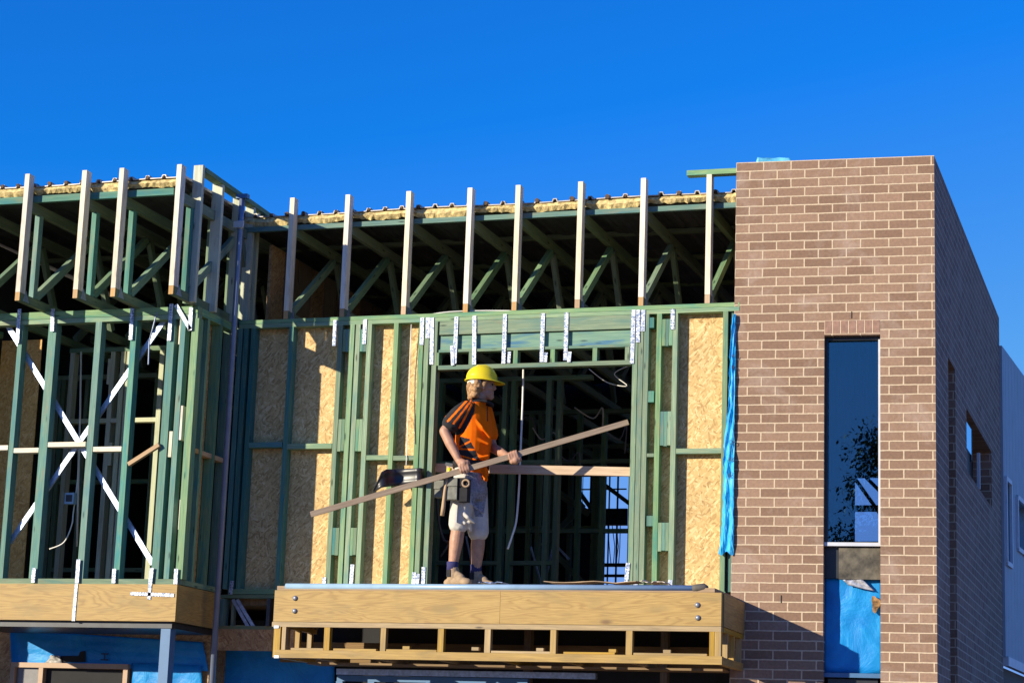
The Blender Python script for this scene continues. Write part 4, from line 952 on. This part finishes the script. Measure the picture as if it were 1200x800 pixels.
# the plank first: hands close on it
PA, PB = at(364, 602.5, -.98), at(736, 494.5, .05)
pd_ = nrm(PB-PA)
def onplank(px):
    best = min(np.linspace(0, 1, 400), key=lambda t: abs(proj(PA+(PB-PA)*t)[0]-px)); return PA+(PB-PA)*best
hR, hL = onplank(546), onplank(603)
body = [('c', [HC-ZU*.09-FD*.02, J(560, 470), J(556, 482)], [.058, .062, .075]),
        ('l', [(J(556, 476), .06, .10), (J(555, 484), .095, .17), (J(555, 500), .115, .175), (J(552, 530), .105, .15), (J(551, 550), .11, .155), (J(551, 572), .11, .165), (J(551, 584), .08, .12)]),
        ('c', [rs, (rs*.45+re*.55), re, re*.6+rwst*.4, rwst], [.062, .052, .043, .045, .029]),
        ('c', [ls, le, le*.6+lwst*.4, lwst], [.06, .043, .043, .029]),
        ('c', [hipR, hipR*.5+knR*.5, knR, knR*.68+anR*.32, anR], [.092, .080, .058, .060, .036]),
        ('c', [hipL, hipL*.5+knL*.5, knL, knL*.68+anL*.32, anL], [.092, .080, .058, .060, .036]),
        # skull, jaw, face
        ('e', hd(-.01, 0, .015), (.098, .076, .105), az), ('e', hd(.03, 0, -.055), (.062, .055, .062), az),
        ('c', [hd(.078, 0, -.088), hd(.070, 0, -.10)], [.024, .022]), ('c', [hd(.085, 0, .03), hd(.105, 0, -.012), hd(.098, 0, -.022)], [.011, .014, .012]),
        ('c', [hd(.080, -.03, .038), hd(.088, 0, .036), hd(.080, .03, .038)], [.012, .012, .012]),
        ('c', [hd(.083, -.018, -.052), hd(.090, 0, -.050), hd(.083, .018, -.052)], [.009, .010, .009]),
        ('c', [hd(.082, -.015, -.063), hd(.088, 0, -.064), hd(.082, .015, -.063)], [.009, .010, .009]),
        ('e', hd(-.005, -.078, -.012), (.022, .010, .033), az), ('e', hd(-.005, .078, -.012), (.022, .010, .033), az),
        ('e', hd(.06, -.042, -.02), (.025, .02, .022), az), ('e', hd(.06, .042, -.02), (.025, .02, .022), az)]
def hand(w, grip, over, tside):
    """palm beside the plank with four bent fingers closing round it and a thumb opposite"""
    out = []; up_ = nrm(np.cross(pd_, V(0, 1, 0)));  up_ = up_ if up_[2] > 0 else -up_
    nf = V(0, -1, 0)                              # plank face toward the camera
    s = 1 if over else -1
    palm = grip + up_*s*.050 + nf*.012
    out.append(('c', [w, w*.4+palm*.6, palm], [.029, .036, .036]))
    out.append(('c', [palm-pd_*.028, palm+pd_*.030], [.027, .025]))
    for i, (o_, ln) in enumerate(((-.036, .85), (-.013, 1.0), (.011, 1.05), (.033, .92))):
        k = palm+pd_*o_+up_*s*(-.006)
        a = grip+pd_*o_+up_*s*.028+nf*.030; b = grip+pd_*o_-up_*s*(.012*ln)+nf*.034; c = grip+pd_*o_-up_*s*(.034*ln)+nf*.016
        out.append(('c', [k, a, b, c], [.0115, .0105, .0095, .0085]))
    a = palm+pd_*tside*.03-nf*.02; b = grip+pd_*tside*.048+up_*s*.012-nf*.026; c = grip+pd_*tside*.05-up_*s*.014-nf*.024
    out.append(('c', [palm-nf*.006, a, b, c], [.016, .014, .012, .0095])); return out
body += hand(rwst, hR, True, 1) + hand(lwst, hL, False, -1)
blob(body, 'body', SKIN, per, .0062, 3)
for s in (-1, 1):
    MB().tube([hd(.072, s*.032, .014), hd(.083, s*.032, .014), hd(.089, s*.032, .014)], [.011, .010, .003], 8).build('eye', plain('eye_dark', (.05, .04, .04), .3), per, smooth=True)
# hair, helmet
hr = [('e', hd(-.045, 0, .0), (.085, .088, .085), az)]
random.seed(3)
for i in range(60):
    a = random.uniform(1.9, 4.4); r = random.uniform(.080, .118)
    hr.append(('e', HC+FD*(math.cos(a)*r*1.08)+SDv*(math.sin(a)*r*.92)+ZU*random.uniform(-.105, .03), (random.uniform(.016, .028), random.uniform(.016, .028), random.uniform(.024, .04))))
for s in (-1, 1):
    for k in range(2): hr.append(('e', hd(.01-.015*k, s*.080, .03-.028*k), (.022, .014, .03)))
blob(hr, 'hair', HAIRM, per, .006, 1)
hat = MB(); P = []
TI = -.02
def hp(f, s, z): return HC+FD*(f*math.cos(TI)+z*math.sin(-TI)*-1)+SDv*s+ZU*(z*math.cos(TI)+f*math.sin(TI))
for i in range(9):
    t = i/8*math.pi/2; P.append([hp(-.012+.135*math.cos(t)*math.cos(a), .108*math.cos(t)*math.sin(a), .052+.128*math.sin(t)**.9) for a in np.linspace(0, 2*math.pi, 33)])
hat.grid(P)
rim = [[hp(-.012+(.135+e)*math.cos(a)+(x*max(0, math.cos(a))**2), (.108+e)*math.sin(a), .052-z-(.012*max(0, math.cos(a)) if e > 0 else 0)) for a in np.linspace(0, 2*math.pi, 33)] for e, x, z in ((0, 0, 0), (.012, .055, .006), (.012, .058, .012))]
hat.grid(rim)
hto = hat.build('helmet', HATM, per, smooth=True, solid=.006)
rg = MB(); rg.tube([hp(-.14, 0, .07), hp(-.11, 0, .125), hp(-.05, 0, .172), hp(.02, 0, .18), hp(.08, 0, .15), hp(.118, 0, .10)], [.008, .012, .014, .014, .012, .006], 8); rg.build('helmet_ridge', HATM, per, smooth=True)
hbm = MB(); hbm.grid([[HC+FD*(-.02+.115*math.cos(a))+SDv*(.098*math.sin(a))+ZU*(z-.012*math.cos(a)*-1) for a in np.linspace(1.9, 4.6, 16)] for z in (.012, .046)]); hbm.build('headband', WHITE, per, smooth=True, solid=.006)
# shirt
def poly_in(x, y, pg):
    c = False
    for (a, b), (d, e) in zip(pg, pg[1:]+pg[:1]):
        if (b > y) != (e > y) and x < (d-a)*(y-b)/(e-b)+a: c = not c
    return c
def dline(x, y, a, b):
    ax, ay = a; dx, dy = b[0]-ax, b[1]-ay; t = max(0, min(1, ((x-ax)*dx+(y-ay)*dy)/(dx*dx+dy*dy))); return math.hypot(x-ax-t*dx, y-ay-t*dy)
SL_ = [(520, 490), (538, 466), (551, 463), (556.5, 472), (556, 482), (551, 494), (544, 506), (536, 510), (516, 503), (516, 492)]
LP_ = [(539, 511), (550, 514), (557, 527), (563, 541), (562, 546), (552, 543), (537, 533)]
def cls(c):
    x, y = proj(c)
    if y < 470.5 and x > 552: return 1
    if poly_in(x, y, SL_):
        for a, b in (((550, 466), (525, 493)), ((552.5, 469), (531.5, 496)), ((554, 472), (538.5, 501))):
            if dline(x, y, a, b) < 1.15: return 0
        return 1
    if poly_in(x, y, LP_):
        for a, b in (((538, 523.5), (551, 517)), ((538, 525.5), (557.5, 527)), ((537, 533), (562, 540))):
            if dline(x, y, a, b) < .95: return 0
        return 1
    if dline(x, y, (571, 477), (571.5, 493)) < .6: return 1
    return 0
slv = rs*.35+re*.65
shirt = [('l', [(J(560, 468.5), .068, .075), (J(557.5, 474.5), .085, .125), (J(556, 481), .125, .19), (J(556, 492), .145, .205), (J(556, 508), .158, .205), (J(554, 525), .155, .185), (J(552.5, 540), .145, .175), (J(553, 549), .14, .175), (J(556, 556), .12, .16)]),
         ('c', [rs+V(.01, .02, 0), rs*.6+slv*.4, slv], [.085, .088, .084]), ('c', [ls, ls*.35+le*.65], [.085, .082]),
         ('c', [J(566, 548, -.05), J(569.5, 562, -.09)], [.035, .018])]
for a, b, r in (((540, 505), (572, 520), .012), ((538, 520), (570, 538), .012), ((556, 490), (574, 512), .012), ((545, 540), (572, 534), .012)):
    shirt.append(('c', [J(*a, -.17), J((a[0]+b[0])/2, (a[1]+b[1])/2, -.16), J(*b, -.10)], [r, r*1.2, r]))
blob(shirt, 'shirt', [ORANGE, BLACKC], per, .006, 3, cls)
blob([('c', [hd(.035, s*.062, -.145), hd(.085, s*.03, -.16), hd(.09, 0, -.175)], [.013, .016, .012]) for s in (-1, 1)]+[('c', [hd(.03, -.066, -.143), hd(-.04, -.06, -.132), hd(-.07, 0, -.125), hd(-.04, .06, -.132), hd(.03, .066, -.143)], [.013]*5)], 'collar', BLACKC, per, .006, 2)
# shorts
def cls2(c):
    x, y = proj(c)
    if poly_in(x, y, [(548, 552), (569, 552), (571, 578), (566, 605), (557, 605), (552, 585)]): return 1
    return 0
hemR, hemL = J(537.5, 614, -.10), J(560.5, 623, .09)
shorts = [('l', [(J(552, 546), .135, .165), (J(551, 560), .14, .175), (J(551, 578), .14, .18), (J(551, 586), .11, .14)]),
          ('c', [hipR, hipR*.5+hemR*.5, hemR], [.112, .102, .088]), ('c', [hipL, hipL*.5+hemL*.5, hemL], [.112, .102, .092]),
          ('c', [J(533, 592, -.155), J(548, 606, -.175), J(556, 612, -.13)], [.014, .018, .012]), ('c', [J(534, 604, -.16), J(545, 613, -.165)], [.012, .014]), ('c', [J(552, 590, -.14), J(566, 600, -.06)], [.014, .014]), ('c', [J(549, 612, -.12), J(551, 621, -.08)], [.03, .016])]
blob(shorts, 'shorts', [SHORTM, PLAID], per, .0065, 2, cls2)
# belt, pouches, hammer
bt = MB(); bt.grid([[J(552, 545.5)+V(.150*math.cos(a), .185*math.sin(a), z) for a in np.linspace(0, 2*math.pi, 29)] for z in (-.028, .028)]); bt.build('tool_belt', BLACKC, per, smooth=True, solid=.008)
for px0, px1, py0, py1, dy, m in ((511, 524, 563, 583, -.22, LEATH), (522, 538, 560, 585.5, -.26, LEATH), (538, 550, 560, 588, -.24, BLACKC)):
    a, b = J(px0, py1, dy), J(px1, py0, dy); c = (a+b)/2
    o = MB().box(a[0], b[0], c[1]-.045, c[1]+.045, a[2], b[2]-.01).build('tool_pouch', m, per, bevel=.014)
    MB().box(a[0]-.004, b[0]+.004, c[1]-.055, c[1]-.046, b[2]-.075, b[2]-.004).build('pouch_flap', m, o, bevel=.004)
MB().tube([J(546+4*math.cos(a), 566+4*math.sin(a), -.31) for a in np.linspace(0, 6.28, 17)], .009, 6).build('tape_ring', PLANK, per, smooth=True)
ham = thing('hammer', 'hammer with wooden handle hung through the worker tool belt', 'hammer', J(519, 603, -.30))
MB().tube([J(518, 604, -.31), J(519.5, 594, -.31), J(521.5, 575, -.31), J(526, 547, -.31)], [.017, .018, .014, .012], 8).build('handle', PINE, ham, smooth=True)
MB().tube([J(527, 548, -.31), J(525.5, 556, -.31)], .020, 8).build('grip_sleeve', HATM, ham, smooth=True)
MB().beam(J(522.5, 543.5, -.31), J(531, 545, -.31), .026, .028, (0, 0, 1)).build('head', DARKFR, ham, bevel=.005)
# socks and boots
def boot(an, toe, heelback):
    d = nrm(V(toe[0]-an[0], toe[1]-an[1], 0)); z0 = ZS+.014
    A = V(an[0], an[1], z0)
    N_ = V(-d[1], d[0], 0)
    blob([('c', [V(an[0], an[1], z0+.135)-d*.004, A+ZU*.085, A-d*.012+ZU*.045], [.052, .050, .047]),
          ('e', A+d*.055+ZU*.038, (.115, .046, .042), math.atan2(d[1], d[0])), ('e', A+d*.135+ZU*.030, (.058, .046, .036), math.atan2(d[1], d[0])),
          ('e', A-d*(heelback+.012)+ZU*.030, (.045, .041, .036), math.atan2(d[1], d[0])), ('c', [A+d*.035+ZU*.095, A+d*.085+ZU*.066], [.036, .036]),
          ('c', [A+d*.075+ZU*.072+N_*.03, A+d*.08+ZU*.083, A+d*.075+ZU*.072-N_*.03], [.008]*3),
          ('c', [A-d*.052+ZU*.115, A-d*.056+ZU*.175], [.012, .009])], 'boot', BOOTM, per, .0055, 2)
    for sg in (-1, 1):
        c0 = A+ZU*.105-d*.012+N_*sg*.0505; MB().slab(c0-d*.022-ZU*.03, d*.044, ZU*.06, N_*sg, .004).build('boot_elastic', BLACKC, per)
    s = []; n = V(-d[1], d[0], 0); mb = MB()
    prof = [(-.078, .03), (-.06, .042), (0, .042), (.07, .048), (.13, .047), (.175, .034), (.195, .012)]
    ring = [A+d*a+n*b for a, b in prof]+[A+d*a-n*b for a, b in prof[::-1]]
    lo = [V(p[0], p[1], ZS+.001) for p in ring]; hi = [V(p[0], p[1], ZS+.022) for p in ring]; k = len(ring)
    mb.face(lo[::-1]); mb.face(hi)
    for i in range(k): mb.face([lo[i], lo[(i+1) % k], hi[(i+1) % k], hi[i]])
    mb.build('boot_sole', SOLE, per)
boot(J(531, 680, -.10), J(552, 684, -.16), .035); boot(J(558, 682, .12), J(566, 684, .10), .02)
for a in (anR, anL):
    lo = V(a[0], a[1], ZS+.135); MB().tube([lo, lo+ZU*.05, lo+ZU*.085], [.050, .049, .051], 14).build('sock', SOCKM, per, smooth=True)
# the plank
pk = MB().beam(PA, PB, .047, .027, (0, 0, 1)).build('timber_plank', PLANK, None, bevel=.002); tag(pk, 'long grey brown plank carried at a slant in both hands of the worker', 'plank')

# black flashing tray leaning on the wall studs
tr = MB(); P = []
for k, (pxx, pyt, pyb, y) in enumerate(((437.5, 574, 577, -.16), (447, 553, 571, -.20), (453, 549.5, 570, -.16), (462, 549.5, 569, -.05), (475, 549, 567.5, -.05), (487, 548.5, 566, -.09), (492, 548, 565.5, -.10), (497, 549, 564, -.03))):
    P.append([at(pxx, pyt+(pyb-pyt)*j/4, y+.02*math.sin(j/4*math.pi)) for j in range(5)])
o = tr.grid(P).build('plastic_flashing', BLACKP, None, smooth=True, solid=.006); tag(o, 'curved glossy black flashing hung on the studs left of the worker', 'black flashing')

# ------------------------------------------------------------------ tree across the yard (seen in the tower window)
LEAFM = plain('tree_leaves', (.055, .085, .03), .6, 0, .5, 2)
BARK = plain('tree_bark', (.12, .09, .065), .9, 0, .3, 6, .5)
random.seed(11)
tx, ty = 3.0, -36.0
tree = thing('tree', 'leafy tree across the road, dark in the tower window reflection', 'tree', (tx, ty, 0))
tk = MB(); tk.tube([(tx, ty, 0), (tx+.1, ty, 2), (tx, ty+.1, 4.5), (tx+.2, ty, 9)], [.32, .24, .18, .08], 10)
cents = []
for i in range(30):
    a = random.uniform(0, 6.28); z = 4.2+6.0*random.random()**1.25; r = random.uniform(.2, 1.9-.12*(z-4)); c = V(tx+r*math.cos(a), ty+r*math.sin(a), z); cents.append(c)
    if i % 2 == 0: tk.tube([(tx, ty, 3.2+random.random()*2), tuple((c+V(tx, ty, z-.8))/2), tuple(c)], [.10, .06, .02], 6)
tk.build('trunk', BARK, tree)
cr = MB()
for c in cents:
    rr = random.uniform(.5, 1.0)
    for k in range(1300):
        p = c+V(random.gauss(0, .5), random.gauss(0, .5), random.gauss(0, .42))*rr; s = random.uniform(.05, .09)
        e = nrm(V(random.gauss(0, 1), random.gauss(0, 1), random.gauss(0, 1))); f = nrm(np.cross(e, V(random.random(), .3, 1)))
        cr.face([p-e*s, p+f*s*.5, p+e*s, p-f*s*.5])
cr.build('crown', LEAFM, tree)
